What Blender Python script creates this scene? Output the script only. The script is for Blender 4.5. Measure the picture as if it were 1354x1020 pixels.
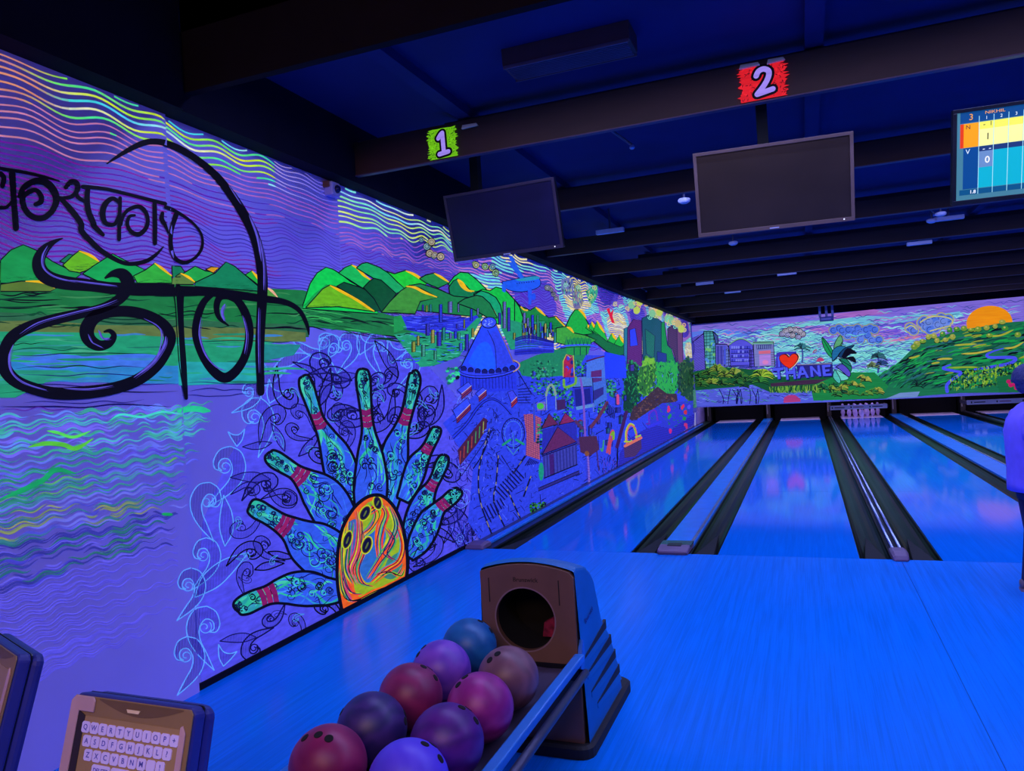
import bpy, bmesh, math, random
from mathutils import Vector, Matrix
from mathutils.geometry import tessellate_polygon
PI = math.pi
S = bpy.context.scene
COL = S.collection
for o in list(bpy.data.objects): bpy.data.objects.remove(o)

# ------------------------------------------------------------------ camera
W, H, FPX = 1354.0, 1020.0, 991.69
CAM = Vector((0.7498, -6.3304, 1.499))
YAW, PITCH, ROLL = 0.3731, -0.0013, -0.0591
_F = Vector((-math.sin(YAW)*math.cos(PITCH), math.cos(YAW)*math.cos(PITCH), math.sin(PITCH)))
_R = Vector((math.cos(YAW), math.sin(YAW), 0)); _U = _R.cross(_F)
c_, s_ = math.cos(ROLL), math.sin(ROLL)
CR, CU = c_*_R + s_*_U, -s_*_R + c_*_U
cd = bpy.data.cameras.new('camera'); cam = bpy.data.objects.new('camera', cd); COL.objects.link(cam)
cd.sensor_width = 36; cd.lens = FPX/W*36; cd.clip_start = .05; cd.clip_end = 100
m3 = Matrix((CR, CU, -_F)).transposed()
cam.matrix_world = Matrix.Translation(CAM) @ m3.to_4x4()
S.camera = cam

def ray(u, v): return _F + CR*((u-W/2)/FPX) + CU*((H/2-v)/FPX)
def hitX(u, v, X):
    d = ray(u, v); return CAM + d*((X-CAM.x)/d.x)
def hitY(u, v, Y):
    d = ray(u, v); return CAM + d*((Y-CAM.y)/d.y)
def hitZ(u, v, Z):
    d = ray(u, v); return CAM + d*((Z-CAM.z)/d.z)

# ------------------------------------------------------------------ world, exposure, lamps
S.view_settings.view_transform = 'Standard'; S.view_settings.look = 'None'
S.view_settings.exposure = 0.0; S.view_settings.gamma = 1.0; S.view_settings.use_curve_mapping = False
wd = bpy.data.worlds.new('world'); S.world = wd; wd.use_nodes = True
wd.node_tree.nodes['Background'].inputs[0].default_value = (0.02, 0.03, 0.3, 1)
wd.node_tree.nodes['Background'].inputs[1].default_value = 0.03

UV = (0.36, 0.42, 1.0)            # black-light: violet-blue
LAMP_K = .5
def area(name, loc, sx, sy, power, col, rot=(0, 0, 0)):
    l = bpy.data.lights.new(name, 'AREA'); l.shape = 'RECTANGLE'; l.size = sx; l.size_y = sy
    l.energy = power; l.color = col
    o = bpy.data.objects.new(name, l); o.location = loc; o.rotation_euler = rot; COL.objects.link(o); return o
# black-light battens stand behind the cross beams, out of the camera's sight
BATTENS = [(-3.02, 3.37, 250), (-1.52, 3.31, 140), (0.62, 3.30, 190), (2.9, 3.30, 190), (5.0, 3.30, 190), (7.1, 3.30, 200), (9.2, 3.3, 200), (11.3, 3.3, 200), (13.4, 3.3, 220)]
for y, z, pw in BATTENS:
    area('black_light', (2.4, y, z-.055), 7.6, .09, pw*LAMP_K, UV)
area('pin_deck_light', (2.1, 16.7, .9), 8.4, .1, 26, (.75, .6, 1.))
area('added_rear_fill', (1.6, -6.9, 3.85), 5., .15, 55, UV)  # unseen fill lamp, added to brighten the near painted wall
# warm lamps of the seating area behind the camera
area('seating_lamp', (.2, -7.6, 2.9), 2.4, .7, 40, (1.0, .60, .38), (math.radians(42), 0, math.radians(12)))

# ------------------------------------------------------------------ materials
def lin1(c): c /= 255.0; return c/12.92 if c <= .04045 else ((c+.055)/1.055)**2.4
def lin(c): return (lin1(c[0]), lin1(c[1]), lin1(c[2]))
MATS = {}
def mat(name, col, rough=.5, metal=0., spec=.5, var=.12, scale=(6, 6, 6), emis=None, estr=0., bump=0., coat=0.):
    if name in MATS: return MATS[name]
    m = bpy.data.materials.new(name); m.use_nodes = True; nt = m.node_tree; b = nt.nodes['Principled BSDF']
    tc = nt.nodes.new('ShaderNodeTexCoord'); mp = nt.nodes.new('ShaderNodeMapping'); mp.inputs['Scale'].default_value = scale
    nz = nt.nodes.new('ShaderNodeTexNoise'); nz.inputs['Scale'].default_value = 1.0; nz.inputs['Detail'].default_value = 4
    nt.links.new(tc.outputs['Object'], mp.inputs[0]); nt.links.new(mp.outputs[0], nz.inputs['Vector'])
    rp = nt.nodes.new('ShaderNodeValToRGB'); e = rp.color_ramp.elements
    e[0].position = .3; e[1].position = .7
    e[0].color = tuple(max(0, c*(1-var)) for c in col) + (1,); e[1].color = tuple(min(1, c*(1+var)) for c in col) + (1,)
    nt.links.new(nz.outputs['Fac'], rp.inputs[0]); nt.links.new(rp.outputs[0], b.inputs['Base Color'])
    b.inputs['Roughness'].default_value = rough; b.inputs['Metallic'].default_value = metal
    b.inputs['Specular IOR Level'].default_value = spec
    if coat: b.inputs['Coat Weight'].default_value = coat; b.inputs['Coat Roughness'].default_value = .1
    if emis: b.inputs['Emission Color'].default_value = tuple(emis)+(1,); b.inputs['Emission Strength'].default_value = estr
    if bump:
        bp = nt.nodes.new('ShaderNodeBump'); bp.inputs['Strength'].default_value = bump; bp.inputs['Distance'].default_value = .01
        nt.links.new(nz.outputs['Fac'], bp.inputs['Height']); nt.links.new(bp.outputs[0], b.inputs['Normal'])
    MATS[name] = m; return m

def paint_mat(name='fluorescent_paint', e=.88, a=.36, rough=.6):
    # fluorescent mural paint: takes its colour from the painted mesh, glows a little under the black light
    m = bpy.data.materials.new(name); m.use_nodes = True; nt = m.node_tree; b = nt.nodes['Principled BSDF']
    at = nt.nodes.new('ShaderNodeAttribute'); at.attribute_name = 'Col'
    tc = nt.nodes.new('ShaderNodeTexCoord'); mp = nt.nodes.new('ShaderNodeMapping'); mp.inputs['Scale'].default_value = (1, 5, 16)
    nz = nt.nodes.new('ShaderNodeTexNoise'); nz.inputs['Scale'].default_value = 2.2; nz.inputs['Detail'].default_value = 5
    nt.links.new(tc.outputs['Object'], mp.inputs[0]); nt.links.new(mp.outputs[0], nz.inputs['Vector'])
    mr = nt.nodes.new('ShaderNodeMapRange'); mr.inputs[1].default_value = .3; mr.inputs[2].default_value = .7
    mr.inputs[3].default_value = .8; mr.inputs[4].default_value = 1.12
    nt.links.new(nz.outputs['Fac'], mr.inputs[0])
    mx = nt.nodes.new('ShaderNodeVectorMath'); mx.operation = 'SCALE'
    nt.links.new(at.outputs['Color'], mx.inputs[0]); nt.links.new(mr.outputs[0], mx.inputs['Scale'])
    sc = nt.nodes.new('ShaderNodeVectorMath'); sc.operation = 'SCALE'; sc.inputs['Scale'].default_value = a
    nt.links.new(mx.outputs[0], sc.inputs[0])
    nt.links.new(sc.outputs[0], b.inputs['Base Color']); nt.links.new(mx.outputs[0], b.inputs['Emission Color'])
    b.inputs['Emission Strength'].default_value = e; b.inputs['Roughness'].default_value = rough
    b.inputs['Specular IOR Level'].default_value = .2
    return m

def lane_mat(name, col, rough, streak, spec=.2):
    m = bpy.data.materials.new(name); m.use_nodes = True; nt = m.node_tree; b = nt.nodes['Principled BSDF']
    tc = nt.nodes.new('ShaderNodeTexCoord'); 
    def noise(scale, det):
        mp = nt.nodes.new('ShaderNodeMapping'); mp.inputs['Scale'].default_value = scale
        nz = nt.nodes.new('ShaderNodeTexNoise'); nz.inputs['Scale'].default_value = 1; nz.inputs['Detail'].default_value = det
        nt.links.new(tc.outputs['Object'], mp.inputs[0]); nt.links.new(mp.outputs[0], nz.inputs['Vector']); return nz
    n1 = noise((38, .9, 1), 3); n2 = noise((150, 2.2, 1), 2)
    ad = nt.nodes.new('ShaderNodeMath'); ad.operation = 'ADD'
    nt.links.new(n1.outputs['Fac'], ad.inputs[0]); nt.links.new(n2.outputs['Fac'], ad.inputs[1])
    mr = nt.nodes.new('ShaderNodeMapRange'); mr.inputs[1].default_value = .7; mr.inputs[2].default_value = 1.3
    nt.links.new(ad.outputs[0], mr.inputs[0])
    mx = nt.nodes.new('ShaderNodeMix'); mx.data_type = 'RGBA'
    mx.inputs['A'].default_value = tuple(c*(1-streak) for c in col)+(1,)
    mx.inputs['B'].default_value = tuple(min(1, c*(1+streak)) for c in col)+(1,)
    nt.links.new(mr.outputs[0], mx.inputs['Factor']); nt.links.new(mx.outputs['Result'], b.inputs['Base Color'])
    n3 = noise((5, 1.5, 1), 4)
    r2 = nt.nodes.new('ShaderNodeMapRange'); r2.inputs[3].default_value = rough*.75; r2.inputs[4].default_value = rough*1.3
    nt.links.new(n3.outputs['Fac'], r2.inputs[0]); nt.links.new(r2.outputs[0], b.inputs['Roughness'])
    b.inputs['Specular IOR Level'].default_value = spec
    return m

PAINT = paint_mat()
M_floor = lane_mat('approach_laminate', (.001, .205, .82), .20, .14, .11)
M_lane = lane_mat('oiled_lane_laminate', (.001, .185, .76), .07, .10, .055)
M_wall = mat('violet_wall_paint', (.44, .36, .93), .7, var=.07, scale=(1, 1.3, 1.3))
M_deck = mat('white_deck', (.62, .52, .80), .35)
M_ceil = mat('navy_ceiling_paint', (.006, .012, .115), .85, var=.2, scale=(1.2, 1.2, 1.2))
M_beam = mat('dark_beam_paint', (.056, .021, .015), .6, var=.18, scale=(2, 2, 9))
M_bulk = mat('dark_bulkhead_paint', (.012, .006, .010), .85, spec=.15)
M_wbeam = mat('navy_wall_beam_paint', (.004, .004, .015), .85, spec=.15)
M_black = mat('black_plastic', (.012, .012, .018), .35)
M_pit = mat('pit_black', (.004, .004, .006), .9)
M_gut = mat('black_gutter_plastic', (.005, .009, .005), .28, spec=.10, scale=(30, 1.2, 9), var=.9)  # greenish streaks in the colour stand in for the mural's reflection
M_cap = mat('blue_cap_laminate', (.010, .24, .9), .25)
M_capend = mat('grey_violet_plastic', (.17, .10, .20), .4)
M_steel = mat('brushed_steel', (.42, .48, .75), .28, .9)
M_dsteel = mat('dark_steel', (.10, .10, .16), .4, .6)
M_hood = mat('hood_front_taupe', (.22, .11, .075), .45)
M_hoodside = mat('hood_side_blue_grey', (.006, .15, .46), .42)
M_rubber = mat('black_rubber', (.012, .010, .012), .7)
M_wood = mat('raw_wood', (.85, .62, .44), .7, scale=(3, 3, 30), var=.3)
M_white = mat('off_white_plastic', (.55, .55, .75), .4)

# ------------------------------------------------------------------ mesh helpers
class MB:
    def __init__(s): s.v = []; s.f = []; s.c = []
    def add(s, vs, fs, col=None):
        n = len(s.v); s.v += [tuple(p) for p in vs]; s.f += [tuple(i+n for i in f) for f in fs]; s.c += [col]*len(fs); return s
    def box(s, x0, x1, y0, y1, z0, z1, col=None):
        vs = [(x, y, z) for x in (x0, x1) for y in (y0, y1) for z in (z0, z1)]
        return s.add(vs, [(0, 1, 3, 2), (4, 6, 7, 5), (0, 4, 5, 1), (2, 3, 7, 6), (0, 2, 6, 4), (1, 5, 7, 3)], col)
    def prism(s, poly, a, b, axis=1):
        """extrude a 2-D polygon; axis = the axis of extrusion"""
        def P(p, t): return {0: (t, p[0], p[1]), 1: (p[0], t, p[1]), 2: (p[0], p[1], t)}[axis]
        n = len(poly); vs = [P(p, a) for p in poly] + [P(p, b) for p in poly]
        fs = [(i, (i+1) % n, (i+1) % n+n, i+n) for i in range(n)] + [tuple(range(n-1, -1, -1)), tuple(range(n, 2*n))]
        return s.add(vs, fs)
    def tube(s, pts, r, n=10, caps=True):
        pts = [Vector(p) for p in pts]; rs = r if isinstance(r, (list, tuple)) else [r]*len(pts)
        vs = []; fs = []; up = None
        for i, p in enumerate(pts):
            t = (pts[min(i+1, len(pts)-1)] - pts[max(i-1, 0)]).normalized()
            if up is None: up = Vector((0, 0, 1)) if abs(t.z) < .9 else Vector((1, 0, 0))
            a = t.cross(up).normalized(); b = a.cross(t).normalized(); up = b
            for k in range(n):
                an = 2*PI*k/n; vs.append(p + a*(math.cos(an)*rs[i]) + b*(math.sin(an)*rs[i]))
        for i in range(len(pts)-1):
            for k in range(n): fs.append((i*n+k, i*n+(k+1) % n, (i+1)*n+(k+1) % n, (i+1)*n+k))
        if caps: fs += [tuple(range(n-1, -1, -1)), tuple(range((len(pts)-1)*n, len(pts)*n))]
        return s.add(vs, fs)
    def lathe(s, prof, n=24, c=(0, 0, 0)):
        vs = []; fs = []
        for r, z in prof:
            for k in range(n):
                a = 2*PI*k/n; vs.append((c[0]+r*math.cos(a), c[1]+r*math.sin(a), c[2]+z))
        for i in range(len(prof)-1):
            for k in range(n): fs.append((i*n+k, i*n+(k+1) % n, (i+1)*n+(k+1) % n, (i+1)*n+k))
        fs += [tuple(range(n-1, -1, -1)), tuple(range((len(prof)-1)*n, len(prof)*n))]
        return s.add(vs, fs)
    def loft(s, rings, close=True):
        n = len(rings[0]); vs = [p for r in rings for p in r]; fs = []
        for i in range(len(rings)-1):
            for k in range(n): fs.append((i*n+k, i*n+(k+1) % n, (i+1)*n+(k+1) % n, (i+1)*n+k))
        if close: fs += [tuple(range(n-1, -1, -1)), tuple(range((len(rings)-1)*n, len(rings)*n))]
        return s.add(vs, fs)
    def build(s, name, m, parent=None, smooth=False, bevel=0, loc=None, rot=None, col=False, seg=2):
        me = bpy.data.meshes.new(name); me.from_pydata(s.v, [], s.f)
        if col:
            ca = me.color_attributes.new('Col', 'FLOAT_COLOR', 'CORNER'); d = []
            for p, c in zip(me.polygons, s.c): d += list(c + (1.,))*p.loop_total
            ca.data.foreach_set('color', d)
        if not col:
            bm = bmesh.new(); bm.from_mesh(me); bmesh.ops.recalc_face_normals(bm, faces=bm.faces); bm.to_mesh(me); bm.free()
        me.materials.append(m)
        if smooth: me.polygons.foreach_set('use_smooth', [True]*len(me.polygons))
        o = bpy.data.objects.new(name, me); COL.objects.link(o)
        if parent: o.parent = parent
        if loc: o.location = loc
        if rot: o.rotation_euler = rot
        if bevel:
            md = o.modifiers.new('bevel', 'BEVEL'); md.width = bevel; md.segments = seg; md.limit_method = 'ANGLE'
        return o
def tag(o, label=None, cat=None, group=None, kind=None):
    if label: o['label'] = label
    if cat: o['category'] = cat
    if group: o['group'] = group
    if kind: o['kind'] = kind
    return o
def empty(name, loc=(0, 0, 0), rz=0, **k):
    o = bpy.data.objects.new(name, None); o.location = loc; o.rotation_euler = (0, 0, rz); o.empty_display_size = .1
    COL.objects.link(o); return tag(o, **k)
def copy_tree(o, parent=None):
    c = o.copy(); COL.objects.link(c); c.parent = parent
    for ch in list(o.children): copy_tree(ch, c)
    return c
def text_mesh(txt, size, name, m, parent, matrix, depth=.0008, shear=0., bold=0., align='CENTER'):
    cu = bpy.data.curves.new(name, 'FONT'); cu.body = txt; cu.size = size; cu.align_x = align; cu.align_y = 'CENTER'
    cu.extrude = depth; cu.shear = shear; cu.offset = bold; cu.resolution_u = 3
    t = bpy.data.objects.new(name, cu); COL.objects.link(t)
    dg = bpy.context.evaluated_depsgraph_get(); me = bpy.data.meshes.new_from_object(t.evaluated_get(dg))
    bpy.data.objects.remove(t); me.materials.clear(); me.materials.append(m)
    o = bpy.data.objects.new(name, me); COL.objects.link(o); o.parent = parent; o.matrix_local = matrix; return o

# ------------------------------------------------------------------ room shell
LW = 1.06; G12, G23, G34, G45 = .7321, .5673, .7697, .57
LX = [-(LW+G12), 0, LW+G23, 2*LW+G23+G34, 3*LW+G23+G34+G45]       # left edge of each lane
YF, YB = 16.4434, 17.74                                          # deck start, lane end
XW = -2.286; XR = 6.75; YR = -10.5; ZC = 3.42
BASE = -.16
fl = MB().box(XW-.04, XR+.2, YR, 0, -.2, -.004).build('floor', M_pit); tag(fl, kind='structure')
XS = hitZ(1250, 858, 0).x                                         # seams between the approach boards
for a, b_ in ((XW-.04, XS-.0015), (XS+.0015, XS+1.72), (XS+1.723, XR+.2)):
    for c_y, d_y in ((YR, -4.8), (-4.7985, -.0015)) if a > 0 else ((YR, -.0015),):
        MB().box(a, b_, c_y, d_y, -.004, 0).build('floor_panel', M_floor, fl)
sub = MB().box(XW-.04, XR+.2, 0.0, 19.6, -.26, BASE).build('floor_under_lanes', M_pit); tag(sub, kind='structure')
wall_left = MB().box(XW-.2, XW, -3.33, 19.6, -.2, 4.1).build('wall_left', M_wall); tag(wall_left, kind='structure')
wall_near = MB().box(XW-.2, XW+.022, YR, -3.33, 0, 4.1).build('wall_left_near', M_wall); tag(wall_near, kind='structure')
w = MB().box(XR, XR+.2, YR, 19.6, -.2, 4.1).build('wall_right', mat('dark_navy_wall_paint', (.03, .03, .12), .8)); tag(w, kind='structure')
w = MB().box(XW-.2, XR+.2, YR-.2, YR, -.2, 4.1).build('wall_rear', MATS['dark_navy_wall_paint']); tag(w, kind='structure')
w = MB().box(XW-.2, XR+.2, 19.6, 19.8, -.3, 4.1).build('wall_pit', M_pit); tag(w, kind='structure')
YM = 16.2                                                         # mural masking wall above the pins
ZM0, ZM1 = .50, 2.95
wall_far = MB().box(XW, XR, YM, YM+.06, ZM0, ZM1).build('wall_far', M_wall); tag(wall_far, kind='structure')
w = MB().box(XW, XR, YM, YM+.06, ZM1, ZC).build('wall_far_header', M_wbeam); tag(w, kind='structure')
c = MB().box(XW-.2, XR+.2, -3.3, 19.8, ZC, ZC+.2).build('ceiling', M_ceil); tag(c, kind='structure')
c2 = MB().box(XW-.2, XR+.2, YR-.2, -3.3, 3.95, 4.1).build('ceiling_rear', M_bulk); tag(c2, kind='structure')
# thin dark skirting strip along the approach
b = MB().box(XW, XW+.012, -3.33, 0, 0, .035).build('baseboard_left', M_wbeam); tag(b, kind='structure')
# dark beam that runs along the top of the painted wall
b = MB().box(XW, XW+.13, -3.33, YM, 3.005, ZC).build('trim_1', M_wbeam); tag(b, kind='structure')
b = MB().box(XW+.022, XW+.15, YR, -3.33, 3.005, 3.95).build('trim_2', M_wbeam); tag(b, kind='structure')
# bulkhead and cross beams: plain channel sections with thin flanges
def cross_beam(name, y, zb, zt, th, m, flange=.05):
    o = MB().box(XW+.13, XR, y, y+th, zb, zt).build(name, m, bevel=.004); tag(o, kind='structure')
    f = MB().box(XW+.13, XR, y-.006, y+th+.008, zb-.008, zb).build('flange', mat('beam_edge_paint', (.10, .05, .10), .5), o)
    return o
MB_ = MB().box(XW+.13, XR, -3.3, -3.25, 3.105, 3.95).build('trim_3', M_bulk); tag(MB_, kind='structure')
BEAMS = [-1.72, .22, 2.52, 4.62, 6.72, 8.82, 10.92, 13.02, 14.7]
beamA = cross_beam('trim_4', BEAMS[0], 3.055, 3.29, .03, M_beam)
for i, y in enumerate(BEAMS[1:]): cross_beam('trim_%d' % (5+i), y, 3.06, 3.24, .035, M_beam)
# ceiling ribs along the lanes
for i, x in enumerate((-1.35, .9, 2.9, 4.9)):
    o = MB().box(x-.05, x+.05, -2.95, YM, ZC-.06, ZC).build('trim_%d' % (20+i), M_ceil); tag(o, kind='structure')
# ------------------------------------------------------------------ black-light battens behind the beams
def batten():
    r = empty('black_light_batten', label='slim black-light batten mounted behind a ceiling cross beam', cat='light', group='black-light battens behind the beams')
    MB().box(-3.9, 3.9, -.06, .06, -.03, .04).build('housing', M_black, r)
    MB().tube([(-3.8, 0, -.038), (3.8, 0, -.038)], .012, 8).build('tube', mat('violet_tube', (.1, .06, .5), .3, emis=(.25, .2, 1), estr=2.), r)
    return r
b0 = batten()
for i, (y, z, pw) in enumerate(BATTENS):
    o = b0 if i == 0 else copy_tree(b0)
    o.location = (2.4, y, z)

# ------------------------------------------------------------------ lanes
PANEL = [(0.0, 3.35), (3.352, 6.75), (6.752, 10.1), (10.102, 13.4), (13.402, YF)]
lane_names = ['between the painted wall and the wide blue divider', 'between the wide blue divider and the twin steel rail', 'leading to the standing pins',
              'between the second wide blue divider and the rail behind the person', 'beside the far wall past the person']
for i, x in enumerate(LX):
    r = empty('bowling_lane', (x, 0, 0), label='blue bowling lane ' + lane_names[i], cat='bowling lane', group='bowling lanes')
    me = None
    for k, (a, b) in enumerate(PANEL):
        MB().box(0, LW, a+.002, b, -.05, 0).build('lane_panel', M_lane, r)
    MB().box(0, LW, YF+.001, YB, -.05, 0).build('pin_deck', M_deck, r)
    MB().box(.01, LW-.01, 0.004, YB-.01, BASE, -.05).build('lane_base', M_pit, r)

def gutter_mesh(w, L):
    n = 10; prof = []
    for k in range(n+1):
        a = PI*k/n; prof.append((w/2 - math.cos(a)*w/2*.93, -.012 - math.sin(a)*.075))
    outer = [(0, -.008)] + prof + [(w, -.008), (w, -.12), (0, -.12)]
    return MB().prism(outer, .003, L, 1)
def gutter(x, w, where):
    r = empty('gutter', (x, 0, 0), label='black plastic gutter trough ' + where, cat='gutter', group='gutters along the lanes')
    gutter_mesh(w, YB).build('trough', M_gut, r)
    # wedge-shaped ball stop at the foul line
    MB().add([(w*.16, .0, -.012), (w*.84, .0, -.012), (w*.5, 1.15, -.078), (w*.16, .0, -.1), (w*.84, 0, -.1)], [(0, 1, 2), (0, 3, 4, 1), (0, 2, 3), (1, 4, 2)]).build('end_wedge', M_pit, r)
    return r
GW = .235
gutter(LX[0]-GW, GW, 'beneath the painted wall')
gutter(LX[0]+LW, GW, 'between the first lane and the wide blue divider')
gutter(LX[1]-GW, GW, 'between the wide blue divider and the second lane')
gutter(LX[1]+LW, GW, 'between the second lane and the twin steel rail')
gutter(LX[2]-GW, GW, 'between the twin steel rail and the pin lane')
gutter(LX[2]+LW, GW, 'between the pin lane and the second blue divider')
gutter(LX[3]-GW, GW, 'between the second blue divider and the fourth lane')
gutter(LX[3]+LW, GW-.002, 'behind the person')
gutter(LX[4]-GW, GW, 'at the lane past the person')
gutter(LX[4]+LW, GW, 'beside the right wall')

def wide_divider(x0, x1, label, endcap=True):
    r = empty('lane_divider', (x0, 0, 0), label=label, cat='lane divider', group='wide dividers')
    w = x1-x0
    MB().box(0, w, .30, YB, -.12, .018).build('cap_panel', M_cap, r, bevel=.006)
    MB().box(w-.034, w-.008, .30, YB-.1, .018, .026).build('edge_strip', M_steel, r)
    MB().box(.01, w-.01, .01, .3, BASE, -.02).build('divider_base', M_pit, r)
    # moulded end cap
    rings = []
    for y, z0, z1, k in [(-.055, 0.001, .012, .80), (-.05, 0.001, .03, .9), (-.03, 0.001, .042, .98), (.08, 0.001, .052, 1.), (.30, 0.001, .03, 1.)]:
        c = w/2; h = w/2*k
        rings.append([(c-h, y, z0), (c+h, y, z0), (c+h, y, z1*.75), (c+h*.93, y, z1), (c-h*.93, y, z1), (c-h, y, z1*.75)])
    e = MB().loft(rings).build('end_cap', M_capend, r, bevel=.003)
    MB().box(w*.28, w*.72, .06, .16, .050, .056).build('slot', M_black, e)
    MB().box(w*.02, w*.98, -.058, -.048, .012, .016).build('seam', M_black, e)
    MB().box(.0, w, .10, .30, .030, .046).build('cap_plate', mat('smoked_plastic', (.03, .10, .12), .25), e)
wide_divider(LX[0]+LW+GW, LX[1]-GW, 'wide blue lane divider with a rounded grey end cap, next to the painted wall')
wide_divider(LX[2]+LW+GW, LX[3]-GW, 'wide blue lane divider with white scuffs, behind the person')
def rail_divider(x0, x1, label):
    r = empty('rail_divider', (x0, 0, 0), label=label, cat='lane divider'); w = x1-x0
    MB().box(0, w, .02, YB, BASE, .0).build('rail_bed', M_black, r)
    for x in (w*.22, w*.78):
        MB().tube([(x, .2, .022), (x, YB-.05, .022)], .011, 8).build('rail', M_steel, r, smooth=True)
    rings = []
    for y, z1, k in [(-.06, .014, .7), (-.045, .04, .9), (.05, .055, 1.), (.22, .045, 1.)]:
        c = w/2; h = w*.62*k
        rings.append([(c-h, y, 0.001), (c+h, y, 0.001), (c+h, y, z1*.7), (c+h*.7, y, z1), (c-h*.7, y, z1), (c-h, y, z1*.7)])
    e = MB().loft(rings).build('end_cap', M_capend, r, bevel=.003)
    MB().lathe([(.016, 0), (.016, .004), (.008, .005)], 12, (w/2, -.03, .03)).build('cap_bolt', M_black, e)
rail_divider(LX[1]+LW+GW, LX[2]-GW, 'narrow divider with twin steel rails and a brownish end cap, beside the pin lane')
rail_divider(LX[3]+LW+GW, LX[4]-GW, 'narrow divider with twin steel rails, running behind the person')

# ledge between the wall and the first gutter
r = empty('wall_ledge', (XW, 0, 0), label='narrow blue ledge rail along the foot of the painted wall', cat='ledge')
lw_ = LX[0]-GW-XW
MB().box(0, lw_, .02, YB, BASE, -.002).build('ledge_base', M_black, r)
MB().box(.10, .175, .12, YB-1.6, -.002, .028).build('ledge_cap', M_cap, r, bevel=.008)
MB().box(.0, .10, .02, YB-1.6, -.002, .012).build('ledge_back', M_dsteel, r)
rings = [[(.02, y, .001), (.20, y, .001), (.20, y, z*.7), (.17, y, z), (.05, y, z), (.02, y, z*.7)] for y, z in ((-.06, .015), (-.045, .04), (.05, .055), (.14, .045))]
MB().loft(rings).build('end_cap', M_capend, r, bevel=.003)

# ------------------------------------------------------------------ pin end
for i in range(6):
    x = (LX[0]-GW-.1 if i == 0 else LX[i-1]+LW+ ((LX[i]-LX[i-1]-LW)/2 if i < 5 else GW+.12))
    o = empty('kickback_post', (x, YB+.11, BASE), label='dark kickback post at the lane end ' + ['by the painted wall', 'past the first blue divider', 'past the twin rail', 'past the second blue divider', 'behind the person', 'by the right wall'][i], cat='post', group='kickback posts')
    MB().box(-.045, .045, -.03, .5, 0, .72).build('panel', M_pit, o)
    MB().box(-.06, .06, -.05, -.03, .16, .70).build('front_plate', mat('grey_machine_paint', (.06, .05, .055), .5), o)
    MB().box(-.04, -.012, -.062, -.05, .30, .68).build('side_strip', mat('worn_white_paint', (.35, .32, .36), .6), o)
for i, x in enumerate(LX):
    o = MB().box(x-.2, x+LW+.2, 18.3, 18.36, BASE, 1.2).build('pit_curtain', mat('black_curtain', (.006, .006, .01), .9, bump=.4, scale=(20, 1, 1)))
    tag(o, 'black pit curtain ' + ['next to the painted wall', 'past the first blue divider', 'behind the standing pins', 'past the second blue divider', 'beside the right wall'][i], 'curtain', 'pit curtains')
def sweep(x0, x1, label, lettering):
    r = empty('sweep_bar', ((x0+x1)/2, 16.42, 0), label=label, cat='sweep bar', group='sweep bars'); w = (x1-x0)/2
    MB().box(-w, w, 0, .03, .255, .375).build('bar', mat('pale_bar', (.42, .40, .52), .5), r, bevel=.004)
    for s in (-1, 1): MB().box(s*w-.02, s*w+.02, .03, .9, .27, .36).build('arm', M_dsteel, r)
    for k in range(3):
        x = -w + (k+.5)*2*w/3
        MB().box(x-.13, x+.13, -.003, 0, .303, .327).build('red_plate' if k % 2 else 'grey_plate', mat('print_red', (.25, .06, .1), .5) if k % 2 else M_black, r)
        MB().box(x-.20, x-.17, -.003, 0, .29, .34).build('mark', M_black, r)
    return r
sweep(1.345, 2.775, 'pale sweep bar lowered in front of the standing pins', 1)
sweep(LX[4]-.42, LX[4]+LW+.25, 'pale sweep bar lowered on the empty lane behind the person', 1)
o = empty('deck_lamp', (LX[4]+.2, 18.255, .66), label='small twin white lamps glowing in the dark pit behind the person', cat='lamp')
for s in (-1, 1): MB().box(s*.09-.06, s*.09+.06, -.02, .02, -.02, .02).build('lens', mat('deck_lamp_lens', (.9, .9, .9), .4, emis=(.6, .55, .6), estr=.6), o)
MB().box(-.2, .2, .02, .035, -.04, .04).build('housing', M_black, o)
# ten pins
prof = [(.026, 0), (.029, .008), (.0365, .035), (.050, .075), (.0595, .1143), (.0600, .125), (.0555, .155), (.0450, .19), (.0345, .22), (.0255, .245), (.0228, .26), (.0238, .28), (.0290, .31), (.0322, .335), (.0315, .352), (.0255, .370), (.0150, .379), (.003, .381)]
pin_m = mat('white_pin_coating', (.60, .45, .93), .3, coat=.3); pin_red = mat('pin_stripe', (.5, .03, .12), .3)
r0 = empty('bowling_pin', label='white bowling pin with red neck stripe standing behind the sweep bar', cat='bowling pin', group='standing bowling pins')
MB().lathe(prof, 20).build('pin_body', pin_m, r0, smooth=True)
for z, rr in ((.236, .0296), (.252, .0252)): MB().lathe([(rr-.002, z-.005), (rr+.0006, z-.004), (rr+.0002, z+.004), (rr-.003, z+.005)], 20).build('stripe', pin_red, r0, smooth=True)
cx = LX[2]+LW/2; k = 0
for row in range(4):
    for j in range(row+1):
        o = r0 if k == 0 else copy_tree(r0); k += 1
        o.location = (cx + (j-row/2)*.3048, 16.62+row*.264, 0)

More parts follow.
